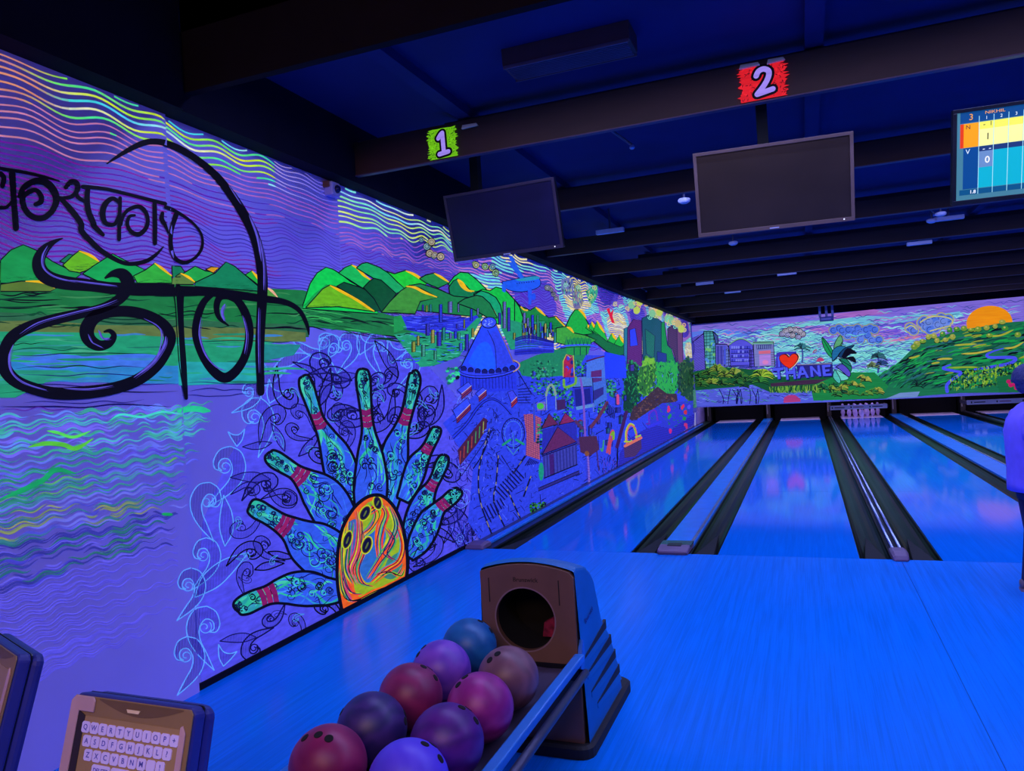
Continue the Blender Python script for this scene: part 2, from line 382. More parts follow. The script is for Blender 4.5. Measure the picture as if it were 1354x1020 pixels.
# ------------------------------------------------------------------ TVs hung from the ceiling
def lettermat(name, c, e=1.): return mat(name, tuple(x*.3 for x in lin(c)), .4, emis=lin(c), estr=e, var=0)
def tv(loc, tilt, yaw, w, label, bez, screen, lit=False, hang=(0, 0)):
    r = empty('television', loc, yaw, label=label, cat='television', group='televisions over the lanes')
    h = w*9/16
    a = Matrix.Rotation(tilt, 4, 'X')          # top leans toward the players
    body = MB().box(-w/2, w/2, .0, .045, -h/2, h/2).build('back_shell', M_black, r, bevel=.006); body.matrix_local = a
    t = .022
    fr = MB()
    for x0, x1, z0, z1 in ((-w/2, w/2, h/2-t, h/2), (-w/2, w/2, -h/2, -h/2+t*1.2), (-w/2, -w/2+t, -h/2+t*1.2, h/2-t), (w/2-t, w/2, -h/2+t*1.2, h/2-t)): fr.box(x0, x1, -.012, 0, z0, z1)
    f = fr.build('bezel', bez, r, bevel=.002); f.matrix_local = a
    sc = MB().box(-w/2+t, w/2-t, -.004, 0, -h/2+t*1.2, h/2-t).build('screen', screen, r); sc.matrix_local = a
    lg = MB().box(-.03, .03, -.0135, -.012, -h/2+.006, -h/2+.014).build('logo_bar', M_white, r); lg.matrix_local = a
    ld = MB().box(w/2-.07, w/2-.062, -.0135, -.012, -h/2+.012, -h/2+.020).build('standby_light', mat('standby_led', (.9, .9, .9), .4, emis=(.8, .8, .8), estr=1), r); ld.matrix_local = a
    hx, hy = hang
    MB().box(hx-.035, hx+.035, .06, .13, -.1, ZC-loc[2]).build('ceiling_pole', M_pit, r)
    MB().box(hx-.12, hx+.12, .045, .07, -.14, .14).build('mount_plate', M_black, r)
    return r, a, h
glass = mat('dark_screen_glass', (.034, .019, .014), .33, spec=.6, var=.3, scale=(2, 2, 2)); glass1 = mat('violet_tinted_screen_glass', (.010, .006, .045), .35, spec=.4, var=.4, scale=(2, 2, 2))  # brown base of the first glass carries the warm room's reflection
tv((.614, -1.008, 2.716), .262, .075, 1.0, 'switched-off television with taupe frame under the red sign 2', mat('taupe_bezel', (.17, .10, .085), .5), glass, hang=(-.04, 0))
tv((-1.375, -.90, 2.772), .26, -.034, .933, 'switched-off thin-framed television under the green sign 1, over the painted wall', mat('thin_dark_bezel', (.05, .03, .06), .4), glass1, hang=(-.25, 0))
p3 = hitY(1257, 208, -1.02)
T3, A3, H3 = tv((p3.x+.5, -1.02, 2.716), .262, .075, 1.0, 'lit television showing a bowling score sheet', M_black, mat('screen_backing', (.02, .05, .08), .3, emis=lin((70, 130, 150)), estr=.9))
# score sheet: flat fields on the screen (x from left edge, z from top, in metres)
def sfield(x0, x1, z0, z1, c, lay=1, e=.95, name='score_field'):
    o = MB().box(-.478+x0, -.478+x1, -.004-lay*.0006, -.004, H3/2-.022-z1, H3/2-.022-z0).build(name, lettermat('screen_%d_%d_%d' % c, c, e), T3); o.matrix_local = A3; return o
def stext(t, x, z, size, c, lay=3, bold=0., shear=0., sx=1.):
    mm = A3 @ Matrix.Translation((-.478+x, -.004-lay*.0006, H3/2-.022-z)) @ Matrix.Rotation(PI/2, 4, 'X') @ Matrix.Diagonal((sx, 1, 1, 1))
    text_mesh(t, size, 'score_text', lettermat('screen_%d_%d_%d' % c, c, 1.), T3, mm, .0002, shear, bold)
fw = .077
sfield(.018, .93, .0, .062, (10, 70, 130))
sfield(.018, .038, .066, .205, (225, 60, 10)); sfield(.036, .118, .066, .205, (250, 160, 10))
sfield(.118, .93, .066, .205, (250, 245, 150)); sfield(.118, .93, .066, .108, (245, 240, 90), 2)
sfield(.036, .93, .207, .236, (30, 55, 110)); sfield(.036, .118, .207, .45, (5, 70, 135), 2)
sfield(.118, .93, .236, .45, (10, 175, 195)); sfield(.118, .118+fw, .236, .33, (105, 140, 185), 2)
sfield(.018, .93, .453, .485, (10, 80, 125), 2)
for k in range(11): sfield(.118+k*fw-.0015, .118+k*fw+.0015, .03, .485, (170, 225, 230), 3, name='score_line')
stext('3', .075, .032, .05, (240, 160, 60)); stext('NIKHIL', .20, .017, .025, (240, 160, 80), sx=1.35)
for k in range(1, 10): stext(str(k), .118+(k-.5)*fw, .046, .026, (225, 240, 240))
stext('N', .06, .088, .035, (20, 20, 40)); stext('V', .06, .23, .04, (220, 235, 240))
stext('-', .145, .082, .035, (40, 40, 40), bold=.0006); stext('1', .18, .082, .035, (40, 40, 40)); stext('1', .165, .155, .055, (40, 40, 40))
stext('-', .145, .222, .045, (230, 240, 245)); stext('-', .178, .222, .045, (230, 240, 245)); stext('0', .165, .29, .055, (240, 240, 230), bold=.0008)
stext('1.8', .09, .47, .028, (235, 240, 245), bold=.0006)

# ------------------------------------------------------------------ lane number signs painted on boards on the first cross beam
LAY = .0008
def jag_poly(rng, w, h, n=26):
    pts = []
    for i in range(n): pts.append((-w/2+w*i/n, -h/2))
    for i in range(n): pts.append((w/2 + (rng.random()-.35)*w*.14*(1 if i % 2 else -1), -h/2+h*i/n))
    for i in range(6): pts.append((w/2-w*i/6, h/2+(rng.random()-.5)*h*.05))
    for i in range(n): pts.append((-w/2 + (rng.random()-.35)*w*.14*(1 if i % 2 else -1), h/2-h*i/n))
    return pts
def flat(mb, poly, y, col):
    vs = [(x, y, z) for x, z in poly]
    tr = tessellate_polygon([[Vector((x, z, 0)) for x, z in poly]])
    mb.add(vs, [tuple(t) for t in tr], col)
def ribbon2(pts, ws):
    pts = [Vector(p) for p in pts]; L = []; Rr = []
    for i, p in enumerate(pts):
        t = pts[min(i+1, len(pts)-1)] - pts[max(i-1, 0)]; n = Vector((-t.y, t.x))
        if n.length > 1e-9: n.normalize()
        L.append(p+n*ws[i]/2); Rr.append(p-n*ws[i]/2)
    return L, Rr
def cat(pts, sub=6):
    """Catmull-Rom through points (any dimension)"""
    P = [Vector(p) for p in pts]; out = []
    for i in range(len(P)-1):
        p0 = P[max(i-1, 0)]; p1 = P[i]; p2 = P[i+1]; p3 = P[min(i+2, len(P)-1)]
        for k in range(sub):
            t = k/sub
            out.append(.5*((2*p1)+(p2-p0)*t+(2*p0-5*p1+4*p2-p3)*t*t+(3*p1-p0-3*p2+p3)*t**3))
    out.append(P[-1]); return out
def number_sign(cx, zc, base, dark, num, w, h, label, seed):
    rng = random.Random(seed)
    r = empty('lane_number_sign', (cx, BEAMS[0]-.013, zc), label=label, cat='sign', group='lane number signs')
    MB().box(-w*.42, w*.42, 0, .006, -h/2, h/2).build('board', mat('sign_board_black', (.015, .012, .015), .6), r)
    m1 = MB(); flat(m1, jag_poly(rng, w, h), -.0005, lin(base))
    for i in range(150):
        x, z = (rng.random()-.5)*w*.98, (rng.random()-.5)*h*.96; a = rng.random()*PI; l = (.006+.016*rng.random())*1.2; t = .003+.004*rng.random()
        if abs(x) < .2*w and rng.random() < .75: continue
        if rng.random() < .25: a = 1.35
        c_ = lin(dark) if rng.random() < .6 else lin(tuple(min(255, int(k*1.12+12)) for k in base))
        dx, dz = math.cos(a)*l/2, math.sin(a)*l/2; nx, nz = -math.sin(a)*t/2, math.cos(a)*t/2
        z = max(-h/2+.012, min(h/2-.012, z))
        m1.add([(x-dx, -.001-LAY*(i % 3)*.3, z-dz), (x+nx, -.001-LAY*(i % 3)*.3, z+nz), (x+dx, -.001-LAY*(i % 3)*.3, z+dz), (x-nx, -.001-LAY*(i % 3)*.3, z-nz)], [(0, 1, 2, 3)], c_)
    m1.build('splash', PAINT, r, col=True)
    for wid, y, c_, nm in ((.060, -.0025, (6, 4, 10), 'numeral_outline'), (.031, -.0035, (165, 140, 240), 'numeral')):  # wide black outline painted behind the pale numeral
        m2 = MB()
        if num == 1: strokes = [cat([(-.028, .038), (-.008, .062), (.004, .07)]), [(.004, .066), (.008, -.06)], [(-.026, -.07), (.042, -.062)]]
        else: strokes = [cat([(-.036, .040), (-.022, .064), (.006, .072), (.032, .055), (.030, .022), (.004, -.022), (-.036, -.066)]), [(-.034, -.066), (.05, -.052)]]
        for k, st in enumerate(strokes):
            pts = [Vector((p[0], p[1])) for p in st]; L, Rr = ribbon2(pts, [wid]*len(pts)); n = len(pts)
            yy = y-.0001*k
            m2.add([(p.x, yy, p.y) for p in L]+[(p.x, yy, p.y) for p in Rr], [(i, i+1, n+i+1, n+i) for i in range(n-1)], lin(c_))
            for e in (pts[0], pts[-1]):
                m2.add([(e.x+wid/2*math.cos(2*PI*q/12), yy-.00005, e.y+wid/2*math.sin(2*PI*q/12)) for q in range(12)], [tuple(range(12))], lin(c_))
        m2.build(nm, PAINT, r, col=True)
    return r
s1 = hitY(586, 201, BEAMS[0]-.01); s2 = hitY(1009, 106, BEAMS[0]-.01)
number_sign(s1.x, 3.158, (110, 190, 20), (30, 90, 20), 1, .21, .2, 'lane sign with a pale numeral 1 on a green paint splash', 3)
number_sign(s2.x, 3.158, (225, 30, 40), (90, 8, 25), 2, .25, .2, 'lane sign with a pale numeral 2 on a red paint splash', 4)
for (u, v, l, lab) in ((622, 174, .12, 'chipped bare wood strip on the beam beside the green sign 1'), (991, 89, .115, 'bare wood strip above the red sign 2, on the side of sign 1'), (1026, 81, .10, 'bare wood strip above the red sign 2, on the side of the lit screen')):
    q = hitY(u, v, BEAMS[0]-.02)
    o = MB().add([(-l/2, -.008, -.012), (l/2, -.008, -.008), (l/2, .012, -.008), (-l/2, .012, -.012), (-l/2+.008, -.008, .012), (l/2-.01, -.008, .009), (l/2-.01, .012, .009), (-l/2+.008, .012, .012)],
                 [(0, 1, 2, 3), (4, 7, 6, 5), (0, 4, 5, 1), (1, 5, 6, 2), (2, 6, 7, 3), (3, 7, 4, 0)]).build('wood_strip', M_wood, bevel=.002, loc=(q.x, BEAMS[0]-.026, 3.262 if u > 700 else 3.235))
    tag(o, lab, 'wood strip', 'wood strips on the beam')

# ------------------------------------------------------------------ ceiling fittings
r = empty('ceiling_light', (-.40, -2.2, ZC), label='long box ceiling light with wood-brown sides and a louvred underside', cat='light fitting')
brown = mat('brown_fitting', (.11, .045, .05), .5); x0, x1 = -.37, .37
MB().prism([(-.11, 0), (.11, 0), (.10, -.10), (-.10, -.10)], x0, x1, 0).build('housing', brown, r, bevel=.004)
for k in range(9): MB().box(x0+.02, x1-.02, -.09+k*.0215-.004, -.09+k*.0215+.004, -.112, -.098).build('louvre', mat('louvre_metal', (.12, .10, .19), .4), r)
MB().box(x0+.005, x1-.005, -.105, -.098, -.115, -.095).build('rim', mat('rim_brown', (.16, .10, .14), .5), r); MB().box(x0+.005, x1-.005, .098, .105, -.115, -.095).build('rim', mat('rim_brown', (.16, .10, .14), .5), r)
r = empty('security_camera', (XW+.13, -1.88, 2.93), label='small dome camera in a white box on the wall under the beam end', cat='camera')
MB().box(-.13, -.06, -.05, .05, -.045, .05).build('mount_box', mat('box_white', (.5, .42, .8), .5), r, bevel=.01)
MB().lathe([(.028, 0), (.028, .01), (.02, .02), (.008, .026)], 16).build('lens', mat('lens_navy', (.01, .01, .08), .2), r, smooth=True, loc=(-.06, .005, 0), rot=(0, PI/2, 0))
MB().box(-.128, -.08, -.062, -.051, .01, .05).build('rust_bracket', mat('rusty_metal', (.22, .08, .05), .8), r)
r = empty('conduit_pipe', (XW+.06, -3.40, 3.06), label='pale vertical conduit pipe on the dark wall above the lettering', cat='conduit')
MB().tube([(0, 0, 0), (0, 0, .88)], .016, 10).build('pipe', mat('conduit_violet', (.30, .27, .42), .5), r, smooth=True)
for z in (.12, .55): MB().box(-.04, .02, -.022, .022, z, z+.02).build('clip', M_dsteel, r)
# twin-bracket unit hanging in front of the far mural
q = hitY(1093, 422, 15.3)
r = empty('hanging_bracket_unit', (q.x, 15.3, q.z), label='small hanging unit on three bracket arms in front of the far mural', cat='hanging unit')
MB().box(-.17, .17, -.09, .09, -.06, .06).build('box', mat('bracket_blue', (.05, .05, .3), .4), r, bevel=.01)
for x in (-.16, 0, .15): MB().box(x-.03, x+.03, -.03, .03, .05, ZC-q.z if x == 0 else .42).build('arm', mat('bracket_pale', (.25, .25, .6), .4), r)
MB().box(-.14, .1, -.095, -.09, -.025, .02).build('front_label', mat('bracket_pale', (.25, .25, .6), .4), r)
# sprinklers and detectors
spr = [(720, 413/3.517+150, 'smoke'), (0, 0, '')]
def ceil_small(kind, u, v, z, label):
    q = hitZ(u, v, z)
    r = empty(kind, (q.x, q.y, ZC), label=label, cat=kind.replace('_', ' '), group=kind.replace('_', ' ')+'s on the ceiling')
    d = ZC - z
    if kind == 'smoke_detector':
        MB().tube([(0, 0, 0), (0, 0, -d+.03)], .010, 8).build('stem', M_dsteel, r)
        MB().lathe([(.03, -.035), (.055, -.02), (.06, 0), (.05, .012)], 18).build('cap', M_white, r, smooth=True, loc=(0, 0, -d+.02))
    elif kind == 'ceiling_rod':
        MB().tube([(0, 0, 0), (.02, .02, -d*.4), (.22, .42, -d)], .011, 8).build('pipe', M_dsteel, r, smooth=True)
        MB().lathe([(.012, -.03), (.02, -.02), (.014, 0)], 10).build('nozzle', M_steel, r, loc=(.22, .42, -d))
    else:
        MB().box(-.16, .16, -.03, .03, -d-.02, -d+.03).build('lamp_body', M_white, r, bevel=.006)
        MB().box(-.01, .01, -.01, .01, -d, 0).build('stem', M_dsteel, r)
def pxc(cx, cy): return (700+cx/3.517, 150+cy/3.517)
def pxd(cx, cy): return (950+cx/3.351, 260+cy/3.351)
for (u, v), lab in ((pxc(720, 412), 'white smoke detector beside the taupe television'), (pxc(948, 608), 'white smoke detector under the taupe television'),
                    (pxd(985, 82), 'white smoke detector beside the lit television'), (pxd(945, 112), 'white smoke detector beside a pale lamp below the lit television')):
    ceil_small('smoke_detector', u, v, 3.14, lab)
for (u, v), lab in ((pxc(375, 550), 'small pale ceiling lamp between the two dark televisions'), (pxc(945, 830), 'small pale ceiling lamp above the far mural houses'),
                    (pxd(1020, 98), 'small pale ceiling lamp beside the score screen'), (pxd(890, 208), 'small pale ceiling lamp below the score screen corner'), (pxd(62, 424), 'small pale ceiling lamp above the hanging bracket unit'),
                    (pxd(890, 330), 'small pale ceiling lamp above the painted clouds'), (pxd(1125, 352), 'small pale ceiling lamp above the painted sun'), (pxd(303, 343), 'small pale ceiling lamp above the painted heart'), (pxc(815, 792), 'small yellowish ceiling lamp over the lane')):
    ceil_small('ceiling_lamp', u, v, 3.16, lab)
for (u, v), lab in ((pxc(270, 95), 'thin sprinkler pipe slanting down behind the numbered beam'), (pxd(885, 55), 'thin sprinkler pipe slanting down beside the taupe television'), (pxd(795, 195), 'short sprinkler pipe behind the second cross beam'), (pxc(470, 820), 'thin sprinkler pipe near the painted wall')):
    ceil_small('ceiling_rod', u, v, 3.20, lab)
# ------------------------------------------------------------------ ball return
BR = empty('ball_return', (-.36, -3.46, 0), label='ball return machine with a taupe hood front, blue vented sides and a railed ball rack', cat='ball return')
bx, by = -.36, -3.46
prof = [(-3.46, .045), (-3.46, .735), (-3.42, .742), (-3.30, .715), (-3.235, .675), (-3.19, .63), (-3.13, .45), (-3.02, .338), (-2.965, .254), (-2.92, .165), (-2.885, .045)]
NX = 13; vs = []; fs = []
def hx(s, z): return s*(.205 + .026*(1-z/.75))
for i in range(NX):
    s = -1+2*i/(NX-1); 
    for y, z in prof:
        arch = .035*(1-s*s)*(max(0, z-.3)/.45)
        vs.append((hx(s, z), y-by, z+arch))
n = len(prof)
for i in range(NX-1):
    for k in range(1, n-1): fs.append((i*n+k, i*n+k+1, (i+1)*n+k+1, (i+1)*n+k))
fs.append(tuple(range(n))); fs.append(tuple(range((NX-1)*n+n-1, (NX-1)*n-1, -1)))
hood = MB().add(vs, fs).build('hood', M_hoodside, BR, bevel=.012)
# front panel with the round ball opening
cxh, czh, rh = -.372+.36, .535, .128
ov = []; iv = []; N = 64
for k in range(N):
    a = 2*PI*k/N; dx, dz = math.cos(a), math.sin(a); t = 9
    for wall in ((dx, .203-cxh), (-dx, .203+cxh)):
        if wall[0] > 1e-6: t = min(t, wall[1]/wall[0])
    if dz < -1e-6: t = min(t, (czh-.36)/-dz)
    if dz > 1e-6:
        lo, hi = 0., t
        for _ in range(40):
            md = (lo+hi)/2; x = cxh+dx*md
            if czh+dz*md > .726+.035*(1-min(1, (x/.205)**2)): hi = md
            else: lo = md
        t = lo
    ov.append((cxh+dx*t, czh+dz*t)); iv.append((cxh+dx*rh, czh+dz*rh))
vs = [(x, -.012, z) for x, z in ov]+[(x, -.012, z) for x, z in iv]+[(x, .012, z) for x, z in ov]+[(x, .012, z) for x, z in iv]; fs = []
for k in range(N):
    j = (k+1) % N
    fs += [(k, j, N+j, N+k), (2*N+k, 3*N+k, 3*N+j, 2*N+j), (k, 2*N+k, 2*N+j, j), (N+k, N+j, 3*N+j, 3*N+k)]
fp = MB().add(vs, fs).build('hood_front', M_hood, BR)
MB().tube([(cxh, .0, czh), (cxh, .22, czh)], rh+.004, 40, caps=False).build('ball_tunnel', M_pit, BR, smooth=True)
MB().lathe([(rh+.004, 0), (rh+.004, .004)], 40).build('tunnel_back', M_pit, BR, loc=(cxh, .215, czh), rot=(PI/2, 0, 0))
rm = MB(); 
rm.add([(cxh+(rh+q)*math.cos(2*PI*k/48), y, czh+(rh+q)*math.sin(2*PI*k/48)) for q, y in ((0, -.0135), (.006, -.0135)) for k in range(48)], [(k, (k+1) % 48, 48+(k+1) % 48, 48+k) for k in range(48)])
rm.build('opening_rim', mat('rim_taupe', (.33, .2, .22), .4), fp)
MB().add([(.02, .10, .43), (.09, .10, .43), (.085, .10, .52), (.03, .10, .49), (.02, .13, .43), (.09, .13, .43), (.085, .13, .52), (.03, .13, .49)], [(0, 1, 2, 3), (4, 7, 6, 5), (0, 4, 5, 1), (2, 6, 7, 3), (1, 5, 6, 2), (0, 3, 7, 4)]).build('red_insert', mat('red_insert_plastic', (.35, .02, .07), .4, var=.5, scale=(40, 40, 40)), BR)  # small red piece inside the ball opening
MB().box(-.21, .21, -.012, .012, .05, .30).build('lower_front', M_hood, BR)
MB().box(-.205, .205, -.013, .012, .30, .365).build('rack_plate', M_black, BR)
for x in (-.5, .5):
    pass
MB().box(cxh-.155, cxh-.151, -.0135, -.012, .60, .70).build('panel_groove', M_rubber, fp); MB().box(cxh+.15, cxh+.154, -.0135, -.012, .60, .70).build('panel_groove', M_rubber, fp)
text_mesh('Brunswick', .026, 'maker_lettering', M_rubber, BR, Matrix.Translation((-.002, -.0128, .697)) @ Matrix.Rotation(PI/2, 4, 'X'), .0006)
def side_pt(cx, cy, off=.0): 
    q = hitX(620+cx/3.4, 720+cy/3.4, -.142); xx = hx(1, q.z)+off; return Vector((xx, q.y-by, q.z))
for a, b in (((612, 345), (510, 525)), ((633, 412), (530, 580)), ((650, 478), (545, 660)), ((665, 545), (570, 710))):
    A, B = side_pt(*a, .002), side_pt(*b, .002)
    for s in (1, -1):
        m = MB(); d = Vector((0, .0, -.016)); 
        v = [A+Vector((0, .012, .004)), A+d*2.2+Vector((0, .016, 0)), B+d*.35, B]; v = [Vector((s*p.x, p.y, p.z)) for p in v]
        v2 = [p-Vector((s*.012, 0, 0)) for p in v]
        m.add(v+v2, [(0, 1, 2, 3), (4, 7, 6, 5), (0, 4, 5, 1), (1, 5, 6, 2), (2, 6, 7, 3), (3, 7, 4, 0)]).build('vent_slot', M_rubber, BR)
        # the raised lip under each slot
        l0, l1 = A+d*2.2, B+d*.35; e = Vector((.008, .012, -.03))
        v = [l0, l0+e, l1+Vector((.001, 0, -.02)), l1]; v = [Vector((s*p.x, p.y, p.z)) for p in v]; v2 = [p-Vector((s*.014, 0, 0)) for p in v]
        m = MB(); m.add(v+v2, [(0, 1, 2, 3), (4, 7, 6, 5), (0, 4, 5, 1), (1, 5, 6, 2), (2, 6, 7, 3), (3, 7, 4, 0)]).build('vent_lip', M_hoodside, BR)
q0 = side_pt(512, 375, .002); q1 = side_pt(570, 265, .002); dv = q1-q0
mm = Matrix(((0, 0, 1, 0), (dv.y/dv.length, -dv.z/dv.length, 0, 0), (dv.z/dv.length, dv.y/dv.length, 0, 0), (0, 0, 0, 1)))
mm.translation = (q0+q1)/2 + Vector((.001, 0, 0))
text_mesh('Brunswick', .030, 'side_lettering', mat('dark_blue_print', (.01, .03, .2), .5), BR, mm, .0005)
# rubber base
ring = []
for z, g in ((0, 0), (.04, 0), (.05, .01)):
    x0, x1, y0, y1, rr = -.25+g, .25-g, -.05+g, .70-g, .06; pts = []
    for cx_, cy_, a0 in ((x1-rr, y1-rr, 0), (x0+rr, y1-rr, 90), (x0+rr, y0+rr, 180), (x1-rr, y0+rr, 270)):
        for k in range(5): a = math.radians(a0+k*22.5); pts.append((cx_+rr*math.cos(a), cy_+rr*math.sin(a), z))
    ring.append(pts)
MB().loft(ring).build('rubber_base', M_rubber, BR)
# rack: pale tray with a centre ridge, rails and legs
YL = -1.42
xs = [(-.345, .40), (-.33, .40), (-.315, .375), (-.255, .352), (-.195, .350), (-.135, .356), (-.075, .376), (-.058, .380), (-.040, .374), (.02, .354), (.08, .350), (.14, .352), (.185, .372), (.198, .395), (.212, .395)]
poly = [(x, z) for x, z in xs]+[(x, z-.02) for x, z in reversed(xs)]
MB().prism(poly, YL, -.03, 1).build('tray', mat('dark_tray', (.07, .055, .10), .35), BR)
for x in (.215, -.36):
    MB().box(x-.020, x+.020, YL, -.02, .385, .415).build('side_rail', mat('blue_steel_rail', (.03, .23, .75), .3, .1), BR, bevel=.006)
    MB().tube([(x+.03*(1 if x > 0 else -1), YL, .352), (x+.03*(1 if x > 0 else -1), -.05, .352)], .016, 12).build('lower_rail', M_dsteel, BR, smooth=True)
    MB().prism([(-.04, .36), (.0, .345), (.03, .40), (.012, .46), (-.012, .43)], x-.008, x+.008, 0).build('rail_bracket', mat('bracket_blue_paint', (.02, .16, .6), .4), BR)
for y in (YL+.1,):
    for x in (.12, -.27): MB().box(x-.03, x+.03, y-.03, y+.03, 0, .36).build('leg', M_black, BR, bevel=.005)
MB().box(-.36, .23, YL-.01, YL+.01, .34, .46).build('end_plate', M_black, BR, bevel=.005)
tx = MB()
for k in range(4): tx.box(-.01+k*.024, .006+k*.024, -.0145, -.013, .325, .340)
tx.build('sticker_print', mat('sticker_grey', (.2, .19, .3), .5), BR)
MB().add([(.075, -.0145, .31), (.125, -.0145, .315), (.15, -.0145, .345), (.10, -.0145, .345)], [(0, 1, 2, 3)]).build('warning_sticker', mat('sticker_grey', (.2, .19, .3), .5), BR)

def ball_mat(name, c1, c2, rough=.24, sc=5.):
    m = bpy.data.materials.new(name); m.use_nodes = True; nt = m.node_tree; b = nt.nodes['Principled BSDF']
    tc = nt.nodes.new('ShaderNodeTexCoord'); wv = nt.nodes.new('ShaderNodeTexWave'); wv.inputs['Scale'].default_value = sc; wv.inputs['Distortion'].default_value = 11; wv.inputs['Detail'].default_value = 3; wv.inputs['Detail Scale'].default_value = 1.3
    nt.links.new(tc.outputs['Object'], wv.inputs['Vector'])
    mx = nt.nodes.new('ShaderNodeMix'); mx.data_type = 'RGBA'; mx.inputs['A'].default_value = c1+(1,); mx.inputs['B'].default_value = c2+(1,)
    nt.links.new(wv.outputs['Fac'], mx.inputs['Factor']); nt.links.new(mx.outputs['Result'], b.inputs['Base Color'])
    b.inputs['Roughness'].default_value = .42; return m
def ball(u, v, X, zc, mname, c1, c2, label, holes, seed, sc=5.):
    q = hitX(u, v, X); R_ = .1085
    r = empty('bowling_ball', (X, q.y, zc), label=label, cat='bowling ball', group='bowling balls on the rack')
    me = bpy.data.meshes.new('ball_body'); bm = bmesh.new(); bmesh.ops.create_uvsphere(bm, u_segments=40, v_segments=24, radius=R_); bm.to_mesh(me); bm.free()
    me.polygons.foreach_set('use_smooth', [True]*len(me.polygons)); me.materials.append(ball_mat(mname, c1, c2, sc=sc))
    o = bpy.data.objects.new('ball_body', me); COL.objects.link(o); o.parent = r; o.rotation_euler = (seed, seed*2.1, seed*.7)
    for (az, el) in holes:
        d = Vector((math.cos(el)*math.cos(az), math.cos(el)*math.sin(az), math.sin(el)))
        h = MB().lathe([(.0125, -.02), (.0125, .0006), (.0115, .0012), (.0005, .0013)], 16).build('finger_hole', M_pit, r, loc=d*(R_-.0004))
        h.rotation_euler = d.to_track_quat('Z', 'Y').to_euler()
    return r
hA = [(-1.2, 1.15), (-.55, 1.2), (-1.9, .75)]
hB = [(-2.2, .85), (-2.0, 1.15), (2.6, 1.0)]
hC = [(.5, 1.1), (.9, .8), (.3, .6)]
ball(621, 858, -.552, .468, 'teal_ball', (.005, .11, .34), (.012, .15, .40), 'teal blue bowling ball next to the hood', hC, 1.)
ball(584, 886, -.555, .462, 'lilac_ball', (.17, .045, .52), (.26, .07, .60), 'lilac swirled bowling ball behind the plum pink one', [(-2.6, .7), (-2.9, .95), (2.9, .6)], 2.)
ball(543, 921, -.555, .462, 'plum_ball', (.22, .012, .10), (.30, .02, .13), 'plum pink bowling ball between the lilac and the indigo balls', hC, 3.)
ball(492, 967, -.555, .462, 'indigo_ball', (.03, .016, .14), (.06, .025, .20), 'dark indigo scuffed bowling ball', [(-2.7, .6), (.3, .2), (.6, .3)], 4.)
ball(434, 1015, -.555, .462, 'crimson_ball', (.26, .008, .10), (.34, .02, .12), 'crimson bowling ball beside the blue violet one', [(-1.6, 1.25), (-2.4, 1.0), (-.8, 1.1)], 5.)
ball(672, 895, -.283, .466, 'tan_ball', (.18, .075, .11), (.24, .10, .14), 'tan brown bowling ball with finger holes under the hood opening', hB, 6.)
ball(635, 938, -.283, .466, 'magenta_ball', (.30, .012, .22), (.42, .03, .30), 'bright magenta bowling ball in front of the tan one', [(-2.5, .9), (-2.9, 1.15), (2.5, 1.)], 7.)
ball(591, 981, -.283, .466, 'purple_ball', (.075, .006, .20), (.12, .012, .26), 'dark purple swirled bowling ball beside the indigo one', hC, 8.)
ball(540, 1034, -.283, .466, 'violet_ball', (.12, .06, .95), (.14, .075, .98), 'vivid blue violet bowling ball', hC, 9.)

